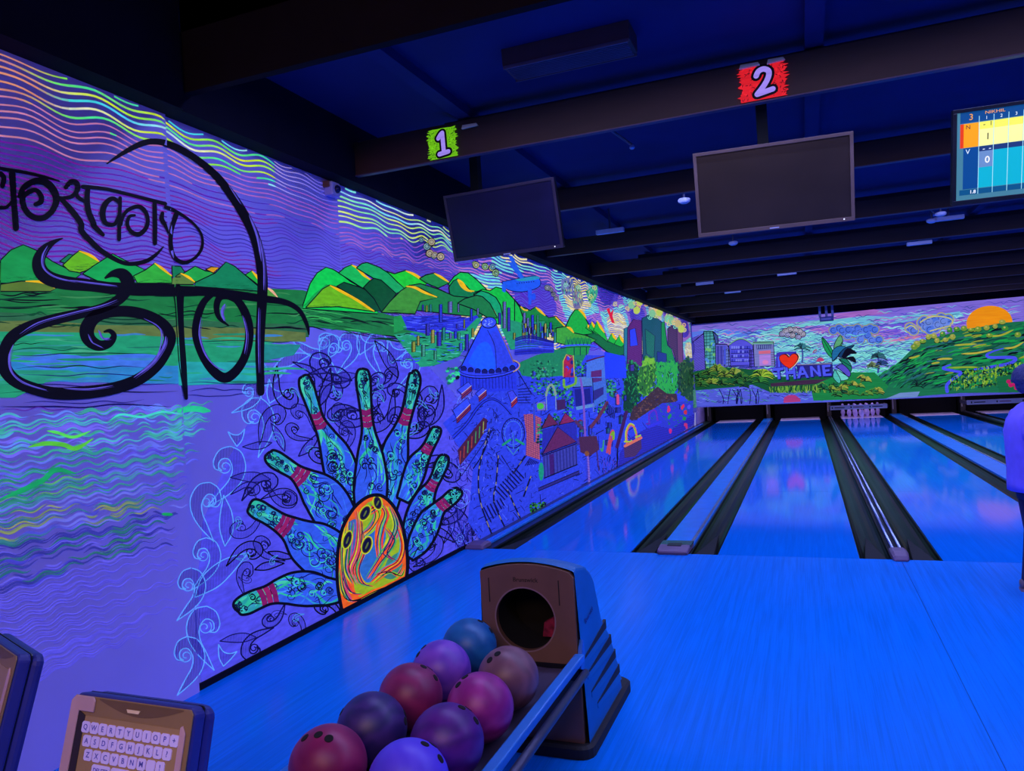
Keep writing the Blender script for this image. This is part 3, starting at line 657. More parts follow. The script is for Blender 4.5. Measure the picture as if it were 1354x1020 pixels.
# ------------------------------------------------------------------ scoring consoles
def console(tr, yaw, label, full):
    Wd, Dp, Lp, t = .32, .058, .44, .284
    r = empty('scoring_console', (tr.x, tr.y, 0), label=label, cat='console', group='scoring consoles')
    A = Matrix.Translation((0, 0, tr.z)) @ Matrix.Rotation(yaw, 4, 'Z') @ Matrix.Rotation(-t, 4, 'X')      # origin: top right corner of the face
    def put(o): o.matrix_local = A; return o
    x0 = -Wd
    # body: two moulded halves with a seam
    put(MB().prism([(x0+.012, 0), (-.012, 0), (0, -.012), (0, -Lp), (x0, -Lp), (x0, -.012)], .0, Dp*.52, 1).build('front_shell', mat('console_blue_grey', (.03, .035, .30), .45), r, bevel=.006))
    put(MB().prism([(x0+.02, -.001), (-.02, -.001), (-.001, -.014), (-.001, -Lp), (x0+.001, -Lp), (x0+.001, -.014)], Dp*.54, Dp+.004, 1).build('rear_shell', MATS['console_blue_grey'], r, bevel=.012))
    put(MB().prism([(x0+.012, 0), (-.012, 0), (-.006, -.004), (-.006, -Lp+.01), (x0+.006, -Lp+.01), (x0+.006, -.004)], Dp*.51, Dp*.55, 1).build('seam', M_black, r))
    brown = mat('console_brown_face', (.30, .19, .095), .5); tan = mat('keypad_tan_overlay', (.42, .27, .13), .45); pink = mat('console_pink_frame', (.62, .40, .50), .5)
    def plate(nm, poly, m, d0, d1, bev=.0): return put(MB().prism([(x0+x, -z) for x, z in poly], -d1, -d0, 1).build(nm, m, r, bevel=bev))
    plate('face', [(.008, .004), (.312, .004), (.318, .012), (.318, Lp-.01), (.002, Lp-.01), (.002, .012)], brown, 0, .003, .001)
    plate('side_frame', [(.012, .004), (.060, .004), (.067, .010), (.067, .032), (.026, .032), (.026, Lp-.01), (.002, Lp-.01), (.002, .014)], pink, .003, .007, .0015)
    plate('side_frame', [(.295, .036), (.300, .032), (.309, .046), (.309, Lp-.01), (.295, Lp-.01)], pink, .003, .007, .0015)
    plate('dark_bezel', [(.026, .032), (.045, .040), (.045, Lp-.01), (.026, Lp-.01)], mat('bezel_dark_brown', (.03, .02, .025), .4), .003, .005)
    plate('keypad_overlay', [(.045, .040), (.295, .040), (.295, Lp-.012), (.045, Lp-.012)], tan, .003, .0042)
    dip = [(.075+.22*k/14, .030) for k in range(15)]
    plate('brow_recess', [(.075, .006)]+[(x, .008+.022*math.sin(PI*(x-.075)/.22)) for x, z in dip]+[(.295, .006)], mat('brow_brown', (.17, .10, .055), .5), .003, .0036)
    plate('badge', [(.152, .018), (.188, .018), (.184, .024), (.156, .024)], M_wood, .0036, .0048)
    if not full: return r
    keym = mat('lavender_key', (.62, .52, .95), .5, emis=(.30, .24, .75), estr=.28); ink = mat('key_ink', (.10, .10, .55), .5)
    base = None
    def key(x, z, w, hgt, ch, sz):
        k = put(MB().prism([(x0+x-w/2+.003, -z+hgt/2), (x0+x+w/2-.003, -z+hgt/2), (x0+x+w/2, -z+hgt/2-.003), (x0+x+w/2, -z-hgt/2+.003), (x0+x+w/2-.003, -z-hgt/2), (x0+x-w/2+.003, -z-hgt/2), (x0+x-w/2, -z-hgt/2+.003), (x0+x-w/2, -z+hgt/2-.003)], -.0062, -.004, 1).build('key', keym, r))
        if ch: 
            text_mesh(ch, sz, 'key_letter', ink, k, Matrix.Translation((x0+x, -.0064, -z)) @ Matrix.Rotation(PI/2, 4, 'X'), .0001, bold=.0002)
    for row, xa, xb, z in (('QWERTYUIOP+', .053, .285, .060), ('ASDFGHJKL?', .062, .272, .0845), ('ZXCVBNM !', .072, .260, .109)):
        for i, ch in enumerate(row):
            key(xa+(xb-xa)*i/(len(row)-1), z, .0205, .0205, ch.strip(), .014)
    for i, (x, t_) in enumerate(((.112, 'DELETE'), (.163, 'SPACE'), (.214, 'ENTER'))): key(x, .1335, .047, .0205, t_, .0115)
    for x in (.062, .088): key(x, .190, .0225, .024, '', 0)
    for x in (.128, .157, .186, .215):
        ovl = put(MB().prism([(x0+x+.011*math.cos(2*PI*k/20), -.190+.015*math.sin(2*PI*k/20)) for k in range(20)], -.0055, -.004, 1).build('pin_button', mat('button_gold', (.55, .36, .2), .4), r))
        put(MB().prism([(x0+x+.009*math.cos(2*PI*k/20), -.190+.013*math.sin(2*PI*k/20)) for k in range(20)], -.006, -.0055, 1).build('pin_button_face', mat('button_plum', (.10, .03, .08), .4), r))
        put(MB().prism([(x0+x+dx, -.190+dz) for dx, dz in ((-.002, .010), (.002, .010), (.002, .004), (.0045, -.003), (.003, -.010), (-.003, -.010), (-.0045, -.003), (-.002, .004))], -.0066, -.006, 1).build('pin_icon', keym, r))
    return r
def stand(r, tr, yaw):
    a = Matrix.Rotation(yaw, 4, 'Z')
    o = MB().box(-.20, -.12, -.08, .0, .02, tr.z-.40).build('pedestal', M_black, r, bevel=.005); o.matrix_local = a
    o = MB().lathe([(.17, 0), (.17, .012), (.06, .03)], 28, (-.16, -.04, 0)).build('foot_plate', M_black, r); o.matrix_local = a
c1 = Vector((-.352, -5.245, .925)); r = console(c1, -.008, 'scoring console with a lettered keypad on a tan overlay, beside the ball rack', True); stand(r, c1, -.008)
c2v = Vector((-1.012, -5.12, .930)); r = console(c2v, -.37, 'scoring console turned away with only its dark blue side showing, beside the painted wall', False); stand(r, c2v, -.37)

# ------------------------------------------------------------------ person at the foul line
def skin_mesh(name, verts, edges, radii, m, parent, sub=2, root=0):
    me = bpy.data.meshes.new(name); me.from_pydata(verts, edges, []); me.materials.append(m)
    o = bpy.data.objects.new(name, me); COL.objects.link(o); o.parent = parent
    o.modifiers.new('skin', 'SKIN'); me.skin_vertices or None
    if not me.skin_vertices: 
        me.attributes
    sv = me.skin_vertices[0].data
    for i, rr in enumerate(radii): sv[i].radius = rr if isinstance(rr, tuple) else (rr, rr); sv[i].use_root = (i == root)
    md = o.modifiers.new('sub', 'SUBSURF'); md.levels = sub; md.render_levels = sub
    o.modifiers['skin'].use_smooth_shade = True
    return o
def make_skin_layer(me):
    bm = bmesh.new(); bm.from_mesh(me); bm.verts.layers.skin.verify(); bm.to_mesh(me); bm.free()
def figure(name, joints, links, m, parent, sub=2):
    names = list(joints); me = bpy.data.meshes.new(name)
    me.from_pydata([joints[k][0] for k in names], [(names.index(a), names.index(b)) for a, b in links], [])
    make_skin_layer(me); me.materials.append(m)
    o = bpy.data.objects.new(name, me); COL.objects.link(o); o.parent = parent
    sk = o.modifiers.new('skin', 'SKIN'); sk.use_smooth_shade = True
    sv = me.skin_vertices[0].data
    for i, k in enumerate(names):
        rr = joints[k][1]; sv[i].radius = rr if isinstance(rr, tuple) else (rr, rr); sv[i].use_root = (i == 0)
    md = o.modifiers.new('sub', 'SUBSURF'); md.levels = sub; md.render_levels = sub
    return o
PS = empty('person', (2.052, -.83, 0), -PI/2, label='person in a loose violet T-shirt and dark jeans standing side-on at the lane', cat='person')
skin = mat('dark_brown_skin', (.16, .085, .075), .5)  # dark brown skin tone, the same all over
J = {'pelvis': ((0, 0, .74), (.12, .095)), 'spine': ((0, -.02, .90), (.115, .085)), 'chest': ((0, -.025, 1.05), (.13, .09)), 'neck0': ((0, -.005, 1.17), .055), 'neck': ((0, .015, 1.215), .047),
     'jaw': ((0, .045, 1.26), (.058, .07)), 'head': ((0, .04, 1.335), (.074, .092)), 'crown': ((0, .03, 1.40), (.05, .06))}
Lk = [('pelvis', 'spine'), ('spine', 'chest'), ('chest', 'neck0'), ('neck0', 'neck'), ('neck', 'jaw'), ('jaw', 'head'), ('head', 'crown')]
for s, k in ((-1, 'l'), (1, 'r')):
    J.update({k+'sh': ((s*.155, -.02, 1.12), .055), k+'el': ((s*.212, -.07, .89), .042), k+'wr': ((s*.17, .14, .83), .027), k+'pm': ((s*.16, .20, .825), (.036, .018)),
              k+'hip': ((s*.075, 0, .68), .085), k+'kn': ((s*.085, .01, .39), .058), k+'an': ((s*.09, -.03, .09), .038)})
    Lk += [('chest', k+'sh'), (k+'sh', k+'el'), (k+'el', k+'wr'), (k+'wr', k+'pm'), ('pelvis', k+'hip'), (k+'hip', k+'kn'), (k+'kn', k+'an')]
    for f, (dx, L) in enumerate(((-.028, .055), (-.010, .068), (.009, .064), (.027, .05))):
        b0_ = (s*.16+dx, .225, .825); b1_ = (s*.16+dx*1.05, .225+L*.55, .818); b2_ = (s*.16+dx*1.05, .225+L, .798)
        J.update({k+'f%da' % f: (b0_, .0085), k+'f%db' % f: (b1_, .008), k+'f%dc' % f: (b2_, .007)})
        Lk += [(k+'pm', k+'f%da' % f), (k+'f%da' % f, k+'f%db' % f), (k+'f%db' % f, k+'f%dc' % f)]
    J.update({k+'t0': ((s*.16-s*.035, .19, .83), .010), k+'t1': ((s*.16-s*.052, .215, .825), .009)}); Lk += [(k+'pm', k+'t0'), (k+'t0', k+'t1')]
body = figure('body', J, Lk, skin, PS)
for s in (-1, 1):
    MB().lathe([(.004, -.008), (.014, 0), (.012, .012), (.004, .018)], 10).build('ear', skin, PS, smooth=True, loc=(s*.078, .03, 1.325), rot=(0, s*1.2, 0))
    MB().lathe([(.002, -.008), (.009, 0), (.002, .008)], 10).build('eye', mat('eye_dark', (.01, .01, .015), .2), PS, smooth=True, loc=(s*.03, .125, 1.345))
MB().add([(-.012, .125, 1.305), (.012, .125, 1.305), (0, .158, 1.308), (0, .13, 1.35)], [(0, 1, 2), (1, 3, 2), (0, 2, 3), (0, 3, 1)]).build('nose', skin, PS, smooth=True)
MB().box(-.022, .022, .118, .128, 1.278, 1.284).build('mouth', mat('lip_dark', (.10, .03, .035), .5), PS)
hairm = mat('hair_black', (.035, .04, .16), .6, bump=.6, scale=(60, 60, 60))
def ell(cx, cy, cz, rx, ry, n=18, k=None): return [(cx+rx*math.cos(2*PI*q/n), cy+ry*math.sin(2*PI*q/n), cz) for q in range(n)]
MB().loft([ell(0, -.008-.03*max(0, -t), 1.35+.098*t, .086*math.sqrt(max(.02, 1-t*t))*(1 if t > -.2 else .9), .100*math.sqrt(max(.02, 1-t*t))*(1 if t > -.2 else .75)) for t in [-.97+1.94*q/12 for q in range(13)]]).build('hair', hairm, PS, smooth=True)
shirt = mat('violet_tshirt', (.22, .15, .92), .8, bump=.25, scale=(14, 14, 9))
m = MB().loft([ell(0, y, z, rx, ry) for z, y, rx, ry in ((.655, -.012, .178, .150), (.70, -.012, .180, .150), (.80, -.012, .178, .146), (.92, -.018, .180, .142), (1.03, -.024, .188, .140), (1.10, -.020, .182, .126), (1.15, -.012, .150, .104), (1.185, -.002, .100, .082), (1.20, .004, .070, .066))])
for sx_ in (-1, 1):
    m.loft([[(sx_*.135+sx_*t*.075+r_*math.cos(a)*(.9-.4*t), -.02-.022*t+r_*math.sin(a), 1.12-.125*t+r_*math.cos(a)*sx_*(.5-.2*t)*1.) for a in [2*PI*q/16 for q in range(16)]] for t, r_ in ((0, .082), (.35, .082), (.7, .078), (1., .074))])
m.build('t_shirt', shirt, PS, smooth=True)
jean = mat('dark_denim', (.018, .014, .075), .85, bump=.3, scale=(30, 30, 12))
m = MB().loft([ell(0, -.004, z, rx, ry) for z, rx, ry in ((.60, .135, .105), (.64, .148, .115), (.70, .150, .115), (.76, .14, .105))])
for sx_ in (-1, 1): m.loft([ell(sx_*x, y, z, r_, r_*1.06) for z, x, y, r_ in ((.66, .072, -.002, .088), (.55, .078, .0, .084), (.39, .085, .008, .072), (.22, .088, -.012, .066), (.09, .09, -.026, .064), (.045, .09, -.028, .066))])
m.build('jeans', jean, PS, smooth=True)
for s in (-1, 1):
    rings = []
    for y, w_, h_ in ((-.105, .026, .055), (-.085, .036, .068), (-.03, .038, .075), (.04, .040, .06), (.10, .043, .045), (.135, .036, .034), (.15, .02, .022)):
        rings.append([(s*.09+w_*math.cos(a)*1.0, y, .012+max(0, h_*(.5+.5*math.sin(a)))) for a in [2*PI*q/14 for q in range(14)]])
    sh = MB().loft(rings).build('shoe', mat('taupe_shoe', (.20, .13, .16), .6), PS, smooth=True)
    rings = [[(x, y*1.02, z) for x, y, z in ((s*.09-w_, y0, 0), (s*.09+w_, y0, 0), (s*.09+w_, y0, .016), (s*.09-w_, y0, .016))] for y0, w_ in ((-.107, .030), (-.085, .040), (.04, .043), (.10, .046), (.14, .034), (.152, .018))]
    for rg in rings: pass
    MB().loft([[(x, y/1.02, z) for x, y, z in rg] for rg in rings]).build('sole', mat('pale_sole', (.30, .20, .26), .6), sh)
# ==================================================================== MURALS
# The mural is flat paint: thin coloured shapes lying on the wall. Points are given where the photograph
# shows them and are carried onto the wall plane they are painted on.
STEP = -3.33
def onL(u, v):
    q = hitX(u, v, XW+.022)                 # the near stretch of wall stands a little proud
    if q.y >= STEP: q = hitX(u, v, XW)
    return (q.y, q.z)
def onB(u, v):
    q = hitY(u, v, YM); return (q.x, q.z)
class Mural:
    def __init__(s, which, lay):
        s.mb = MB(); s.w = which; s.lay = lay*.001; s.n = 0; s.hold = False      # later paint lies on earlier paint
    def up(s, k):
        if not s.hold: s.lay += k*(1e-6 if s.w == 'L' else 2e-6)
    def P(s, a, z, k=0.):
        o = s.lay
        if s.w == 'L': return (XW + (.022 if a < STEP else 0) + .0006 + o, a, z)
        return (a, YM - .0006 - o, z)
    def m(s, u, v): return onL(u, v) if s.w == 'L' else onB(u, v)
    def stroke_w(s, pts, ws, cols):
        """ribbon in wall coordinates; cols: one colour or one per point"""
        pts = [Vector((p[0], p[1])) for p in pts]
        if not isinstance(ws, (list, tuple)): ws = [ws]*len(pts)
        L, R_ = ribbon2(pts, ws); n = len(pts); k = 0; s.up(.7)
        vs = [s.P(p.x, p.y, k) for p in L]+[s.P(p.x, p.y, k) for p in R_]
        if isinstance(cols, list):
            for i in range(n-1): s.mb.add([vs[i], vs[i+1], vs[n+i+1], vs[n+i]], [(0, 1, 2, 3)], cols[i])
        else: s.mb.add(vs, [(i, i+1, n+i+1, n+i) for i in range(n-1)], cols)
    def stroke(s, pts, w, col, sub=6, taper=False, cap=True):
        """brush stroke through photo points; w in photo pixels (one value or one per point)"""
        if len(pts) < 2: return s
        if not isinstance(w, (list, tuple)): w = [w]*len(pts)
        P3 = cat([(p[0], p[1], ww) for p, ww in zip(pts, w)], sub) if sub > 1 else [Vector((p[0], p[1], ww)) for p, ww in zip(pts, w)]
        p2 = [Vector((p.x, p.y)) for p in P3]; ws = [max(.05, p.z) for p in P3]
        if taper:
            n = len(ws); ws = [x*min(1, .15+4*min(i, n-1-i)/n) for i, x in enumerate(ws)]
        L, R_ = ribbon2(p2, ws); n = len(p2); s.up(2)
        c = lin(col) if max(col) > 1.001 else col
        vs = [s.P(*s.m(p.x, p.y), s.n) for p in L]+[s.P(*s.m(p.x, p.y), s.n) for p in R_]
        s.mb.add(vs, [(i, i+1, n+i+1, n+i) for i in range(n-1)], c)
        if cap and ws[0] > 2.5: s.disc(p2[0].x, p2[0].y, ws[0]/2, ws[0]/2, col, n=10)
        if cap and ws[-1] > 2.5: s.disc(p2[-1].x, p2[-1].y, ws[-1]/2, ws[-1]/2, col, n=10)
        return s
    def fill(s, pts, col, smooth=False, sub=4, k=None):
        if smooth: pts = cat(list(pts)+[pts[0]], sub)[:-1]
        q = [s.m(p[0], p[1]) for p in pts]
        c = lin(col); s.up(5); kk = 0
        parts = [q]
        if s.w == 'L' and min(a for a, z in q) < STEP < max(a for a, z in q):
            def clip(poly, sg):
                out = []
                for i in range(len(poly)):
                    a, b = poly[i], poly[(i+1) % len(poly)]; ia, ib = (a[0]-STEP)*sg >= 0, (b[0]-STEP)*sg >= 0
                    if ia: out.append(a)
                    if ia != ib:
                        t = (STEP-a[0])/(b[0]-a[0]); out.append((STEP+sg*1e-5, a[1]+t*(b[1]-a[1])))
                return out
            parts = [clip(q, 1), clip(q, -1)]
        for p in parts:
            if len(p) < 3: continue
            tr = tessellate_polygon([[Vector((a, z, 0)) for a, z in p]])
            s.mb.add([s.P(a, z, kk) for a, z in p], [tuple(t) for t in tr], c)
        return s
    def disc(s, u, v, rx, ry, col, n=18, rot=0.):
        s.fill([(u+rx*math.cos(2*PI*k/n)*math.cos(rot)-ry*math.sin(2*PI*k/n)*math.sin(rot), v+rx*math.cos(2*PI*k/n)*math.sin(rot)+ry*math.sin(2*PI*k/n)*math.cos(rot)) for k in range(n)], col); return s
    def ring(s, u, v, rx, ry, w, col, a0=0, a1=360, n=20, rot=0.):
        pts = []
        for k in range(n+1):
            a = math.radians(a0+(a1-a0)*k/n); pts.append((u+rx*math.cos(a)*math.cos(rot)-ry*math.sin(a)*math.sin(rot), v+rx*math.cos(a)*math.sin(rot)+ry*math.sin(a)*math.cos(rot)))
        return s.stroke(pts, w, col, sub=1, cap=False)
    def spiral(s, u, v, r0, r1, turns, a0, w, col, sy=1., dirn=1):
        n = int(14*turns)+4
        pts = [(u+(r0+(r1-r0)*k/n)*math.cos(a0+dirn*2*PI*turns*k/n), v+sy*(r0+(r1-r0)*k/n)*math.sin(a0+dirn*2*PI*turns*k/n)) for k in range(n+1)]
        return s.stroke(pts, w, col, sub=1, cap=False)
    def hatch(s, poly, step, w, col, ang=PI/2, wob=0.):
        ca, sa = math.cos(ang), math.sin(ang)
        s.up(4); s.hold = True
        R_ = [(x*ca+y*sa, -x*sa+y*ca) for x, y in poly]           # rotate so that lines run along the first axis
        y0, y1 = min(p[1] for p in R_), max(p[1] for p in R_); y = y0+step*.6
        while y < y1:
            xs = []
            for i in range(len(R_)):
                (xa, ya), (xb, yb) = R_[i], R_[(i+1) % len(R_)]
                if (ya <= y) != (yb <= y): xs.append(xa+(y-ya)/(yb-ya)*(xb-xa))
            xs.sort()
            for a, b in zip(xs[::2], xs[1::2]):
                if b-a > 1.: s.stroke([(a*ca-y*sa, a*sa+y*ca), (b*ca-y*sa, b*sa+y*ca)], w, col, sub=1, cap=False)
            y += step
        s.hold = False; return s
    def build(s, name, parent, label=None):
        o = s.mb.build(name, PAINT, parent, col=True)
        if label: o['label'] = label
        return o
def cv(ox, oy, sc): return lambda *p: [(ox+x/sc, oy+y/sc) for x, y in p]
A_ = cv(0, 60, 4.25); B_ = cv(200, 120, 4.25); C_ = cv(0, 280, 3.642); D_ = cv(200, 300, 3.925); E_ = cv(400, 220, 4.25); F_ = cv(0, 520, 3.)
G_ = cv(240, 430, 4.082); H_ = cv(430, 430, 4.082); I_ = cv(240, 640, 3.641); J_ = cv(420, 620, 4.25); K_ = cv(520, 370, 5.1); L_ = cv(560, 520, 5.1)
M_ = cv(680, 340, 6.375); N_ = cv(680, 480, 5.667); O_ = cv(800, 380, 7.286); P_ = cv(800, 480, 6.375); Q_ = cv(900, 390, 5.887); R_ = cv(1100, 380, 5.331)
BLK = (7, 5, 18); NAVY = (12, 10, 70)
rng = random.Random(11)
def mixc(a, b, t): return tuple(x+(y-x)*t for x, y in zip(a, b))

# ------------------------------------------------------------------ rippled sky
sky = Mural('L', 0)
# violet clouds of ground colour behind the ripples
0 and sky.fill(E_((0, 420), (330, 430), (640, 470), (900, 560), (1020, 620), (1020, 700), (0, 700)), (100, 62, 205))
0 and sky.fill([(0, 205), (110, 225), (215, 262), (330, 300), (400, 330), (400, 380), (0, 350)], (108, 78, 218))
pal_b = [(225, 232, 40), (110, 235, 90), (60, 225, 200), (80, 215, 250), (240, 240, 200), (200, 235, 40), (70, 230, 150)]
def ripples(m, y0, y1, z0, z1, step, wid, cf, amp=.018, lam=.46, dy=.035, seed=0, drop=.0):
    rg = random.Random(seed); z = z1; row = 0
    while z > z0:
        ph = 5.5*z+rg.random()*.5; pts = []; cols = []; ws = []
        n = int((y1-y0)/dy); off = rg.random()*10; wk = .8+.4*rg.random()
        ysl = sorted([y0+(y1-y0)*i/n for i in range(n+1)]+([STEP-1e-4, STEP+1e-4] if y0 < STEP < y1 else []))
        for y in ysl:
            zz = z+amp*math.sin(2*PI*y/lam+ph)*(.6+.4*math.sin(1.7*y+row*.3))+.012*math.sin(2*PI*y/(lam*2.7)+ph*.6)
            r_ = cf(y, zz, row, off)
            if r_ is None:
                if len(pts) > 2: m.stroke_w(pts, ws, cols)
                pts = []; cols = []; ws = []; continue
            c, k = r_
            pts.append((y, zz)); cols.append(lin(c)); ws.append(wid*wk*k)
        if len(pts) > 2: m.stroke_w(pts, ws, cols)
        z -= step*(.8+.4*rg.random())*(.72 if z < 2.68 else 1); row += 1
def palc(t):
    t = t % len(pal_b); i = int(t); return mixc(pal_b[i], pal_b[(i+1) % len(pal_b)], t-i)
def near_sky(y, z, row, off):
    top = 2.995
    if z > top: return None
    wob = .05*math.sin(y*2.3+off)
    if z > 2.83+wob*.5:
        if y < -3.92: return mixc(mixc((225, 145, 110), (200, 130, 130), .5+.5*math.sin(off)), palc(off+y*2.2), min(1, max(0, (y+4.1+.06*math.sin(off))/.18))), .9
        if y < -2.45: return palc(off+y*2.2), 1.1
        return mixc((180, 160, 220), (110, 100, 225), min(1, (y+2.45)/.5)), .7
    if z > 2.66+wob: return mixc((205, 130, 160), (160, 90, 190), min(1, max(0, (y+4.2)/2))), .75
    if y > -2.85+.4*math.sin(z*20): return mixc((58, 30, 160), (90, 45, 190), .5+.5*math.sin(off+y*3)), .6
    return mixc((125, 20, 150), (90, 25, 165), .5+.5*math.sin(off+y*2)), .75
ripples(sky, -5.5, -1.78, 1.98, 2.99, .031, .0092, near_sky, amp=.020, lam=.40, seed=2)
def mid_sky(y, z, row, off):
    if z > 2.995: return None
    if z > 2.74+.04*math.sin(off+y*2):
        c = palc(off*.7+y*1.9); return mixc(c, (235, 245, 235), .35), 1.05
    if z > 2.58: return mixc((190, 110, 185), (140, 80, 200), .5+.5*math.sin(y*2+off)), .7
    return mixc((85, 30, 175), (120, 40, 175), .5+.5*math.sin(y*1.7+off)), .6
ripples(sky, -1.77, .2, 1.95, 2.99, .034, .011, mid_sky, amp=.024, lam=.40, seed=5)
def far_sky(y, z, row, off):
    if z > 2.99: return None
    b = math.sin(y*.9+z*6)+math.sin(y*2.1-z*3+1)
    if b > .7: return mixc((245, 240, 190), (235, 215, 120), .5+.5*math.sin(off+y)), 1.3
    if b > .0: return mixc((110, 220, 225), (150, 235, 200), .5+.5*math.sin(off+y*2)), 1.2
    if b > -.7: return (190, 120, 200), .9
    return (85, 40, 190), .9
ripples(sky, .2, 15.9, 1.95, 2.99, .042, .016, far_sky, amp=.028, lam=.62, dy=.07, seed=7)
sky.build('painted_sky', wall_left, 'painted sky of neon ripple lines')

# ------------------------------------------------------------------ lake bands and water
lk = Mural('L', 1.4)
def lkf(pts, c): lk.fill([(-230 if p[0] == 0 else p[0], p[1]) for p in pts], c)       # the bands run on past the picture's edge
lkf([(0, 370), (120, 372), (240, 376), (400, 384), (455, 400), (540, 424), (566, 440), (530, 446), (408, 432), (0, 405)], (28, 120, 62))
lkf([(0, 404), (408, 430), (408, 446), (0, 432)], (45, 105, 70))
lkf([(0, 428), (60, 424), (130, 430), (250, 432), (330, 434), (404, 440), (404, 452), (300, 452), (180, 448), (0, 436)], (96, 118, 62))
lkf([(0, 436), (120, 440), (250, 448), (330, 452), (380, 462), (350, 478), (230, 486), (0, 470)], (35, 155, 110))
lkf([(0, 470), (230, 484), (330, 478), (320, 506), (230, 508), (0, 498)], (45, 130, 195))
lk.fill([(14, 476), (60, 468), (120, 471), (190, 468), (222, 476), (190, 486), (130, 484), (60, 489)], (66, 118, 222), smooth=True)
lkf([(0, 488), (90, 490), (120, 498), (60, 506), (0, 512), (0, 530), (20, 526), (0, 500)], (40, 150, 120))
lkf([(235, 478), (345, 480), (345, 506), (236, 510)], (40, 165, 165))
lkf([(345, 455), (398, 456), (388, 470), (345, 478)], (35, 135, 130))
for i in range(84):      # dark reeds of colour across the far shore
    x = rng.uniform(-220, 400); y = rng.uniform(378, 432)+x*.02; l = rng.uniform(25, 90)
    x1 = min(x+l, 410); c = rng.choice([BLK, (8, 60, 40), (12, 75, 45), (60, 140, 80), BLK])
    lk.stroke([(x, y), ((x*2+x1)/3, y+rng.uniform(-3, 3)), ((x+2*x1)/3, y+rng.uniform(-3, 3)), (x1, y+rng.uniform(-2, 2))], rng.uniform(.7, 2.2), c, taper=True)
for i in range(90):
    x = rng.uniform(-200, 330); y = rng.uniform(442, 508); l = rng.uniform(25, 80)
    if x < 230 < x+l: l = 228-x
    lk.stroke([(x, y), (x+l*.33, y+rng.uniform(-1.5, 1.5)), (x+l*.66, y+rng.uniform(-1.5, 1.5)), (x+l, y)], rng.uniform(1.2, 3.4), rng.choice([(40, 165, 120), (30, 140, 105), (50, 150, 150), (60, 130, 190), (70, 175, 130), (30, 120, 100)]), taper=True, cap=False)
for i in range(46):
    x = rng.uniform(390, 540); y = 405+(x-390)*.14+rng.uniform(0, 30); l = rng.uniform(18, 50); c = rng.choice([BLK, (8, 60, 35), (60, 190, 90), (20, 90, 50)])
    lk.stroke([(x, y), (x+l*.4, y+rng.uniform(-2, 2)), (x+l, y+l*.14+rng.uniform(-1, 2))], rng.uniform(.7, 1.8), c, taper=True)
for y0, x0, x1, c, w in ((455, 0, 60, BLK, 1), (463, 10, 120, (10, 60, 60), 1), (470, 20, 200, BLK, 1.1), (452, 240, 398, (15, 70, 60), 1), (486, 20, 190, BLK, 1.1), (497, 30, 200, (25, 20, 110), 1.2), (510, 0, 232, (25, 20, 110), 1), (507, 240, 390, (25, 20, 110), 1), (520, 0, 235, BLK, 1.1), (524, 240, 335, (30, 25, 120), 1), (538, 0, 225, (20, 12, 90), 1.6), (532, 30, 190, (30, 25, 120), 1), (515, 250, 340, (30, 25, 120), 1), (541, 0, 100, (90, 40, 160), 1)):
    pts = [(x0+(x1-x0)*k/6, y0+rng.uniform(-2.5, 2.5)-(x0+(x1-x0)*k/6-x0)*.01) for k in range(7)]; lk.stroke(pts, w, c, taper=True)
lk.build('painted_lake', wall_left, 'painted green lake bands with dark streaks')
wt = Mural('L', .8)
def wave_pts(y0, y1, z, n=12):
    return [(y0+(y1-y0)*k/n, z+.010*math.sin(2*PI*((y0+(y1-y0)*k/n)+z*.35)/.125)+.006*math.sin(2*PI*(y0+(y1-y0)*k/n)/.41)) for k in range(n+1)]
for i in range(1000):
    z = rng.uniform(.80, 1.50); y = rng.uniform(-5.3, -3.06); l = rng.uniform(.06, .34)
    xe = -3.06 - max(0, (1.5-z))*.50
    if y+l > xe: continue
    patch = math.sin(y*5+z*9)+math.sin(y*9.7-z*14+2)
    if z > 1.32: c = rng.choice([(70, 200, 190), (60, 200, 150), (100, 150, 245), (120, 110, 240), (50, 190, 130)])
    elif z > 1.12: c = rng.choice([(95, 105, 235), (40, 165, 120), (60, 150, 150), (90, 190, 70) if patch > .5 else (100, 120, 230), (30, 150, 90) if patch > 0 else (85, 70, 215)])
    elif z > .98: c = rng.choice([(150, 170, 60) if patch > .2 else (90, 95, 225), (120, 150, 70) if patch > .6 else (70, 75, 200), (40, 130, 110), (110, 120, 225)])
    else: c = rng.choice([(25, 110, 95), (30, 120, 80) if patch > .3 else (60, 60, 190), (45, 50, 150), (40, 45, 140), (100, 95, 225)])
    c = mixc(c, (98, 86, 220), .22); w = rng.uniform(.004, .010)*(1.4 if rng.random() < .12 else 1); p = wave_pts(y, y+l, z)
    wt.stroke_w(p, [w*min(1, .2+3.5*min(k, 12-k)/12) for k in range(13)], lin(c))
for blk in (((45, 200), (60, 190), (130, 215), (160, 208)),):
    pass
for pts, c, w in ((F_((185, 150), (230, 158), (290, 175), (360, 150)), (90, 225, 90), 4), (F_((110, 215), (180, 200), (250, 205), (300, 220), (370, 180)), (90, 200, 60), 6), (F_((700, 75), (760, 62), (835, 72)), (40, 200, 140), 8), (F_((0, 420), (90, 385), (170, 345), (220, 305), (300, 320)), (25, 165, 100), 7), (F_((640, 480), (685, 482)), (20, 170, 90), 4), (F_((435, 108), (480, 85), (560, 95), (640, 75), (720, 85)), (70, 215, 195), 3)):
    wt.stroke(pts, w, c, taper=True)
for i in range(70):
    z = .80-.40*(i/70)+rng.uniform(-.01, .01); y0 = rng.uniform(-5.2, -4.1); y1 = y0+rng.uniform(.4, 1.1)
    y1 = min(y1, -3.42-max(0, .75-z)*.1)
    wt.stroke_w(wave_pts(y0, y1, z, 36), .0024, lin((98, 92, 232)))
wt.build('painted_water', wall_left, 'painted water of short green and turquoise wave strokes')

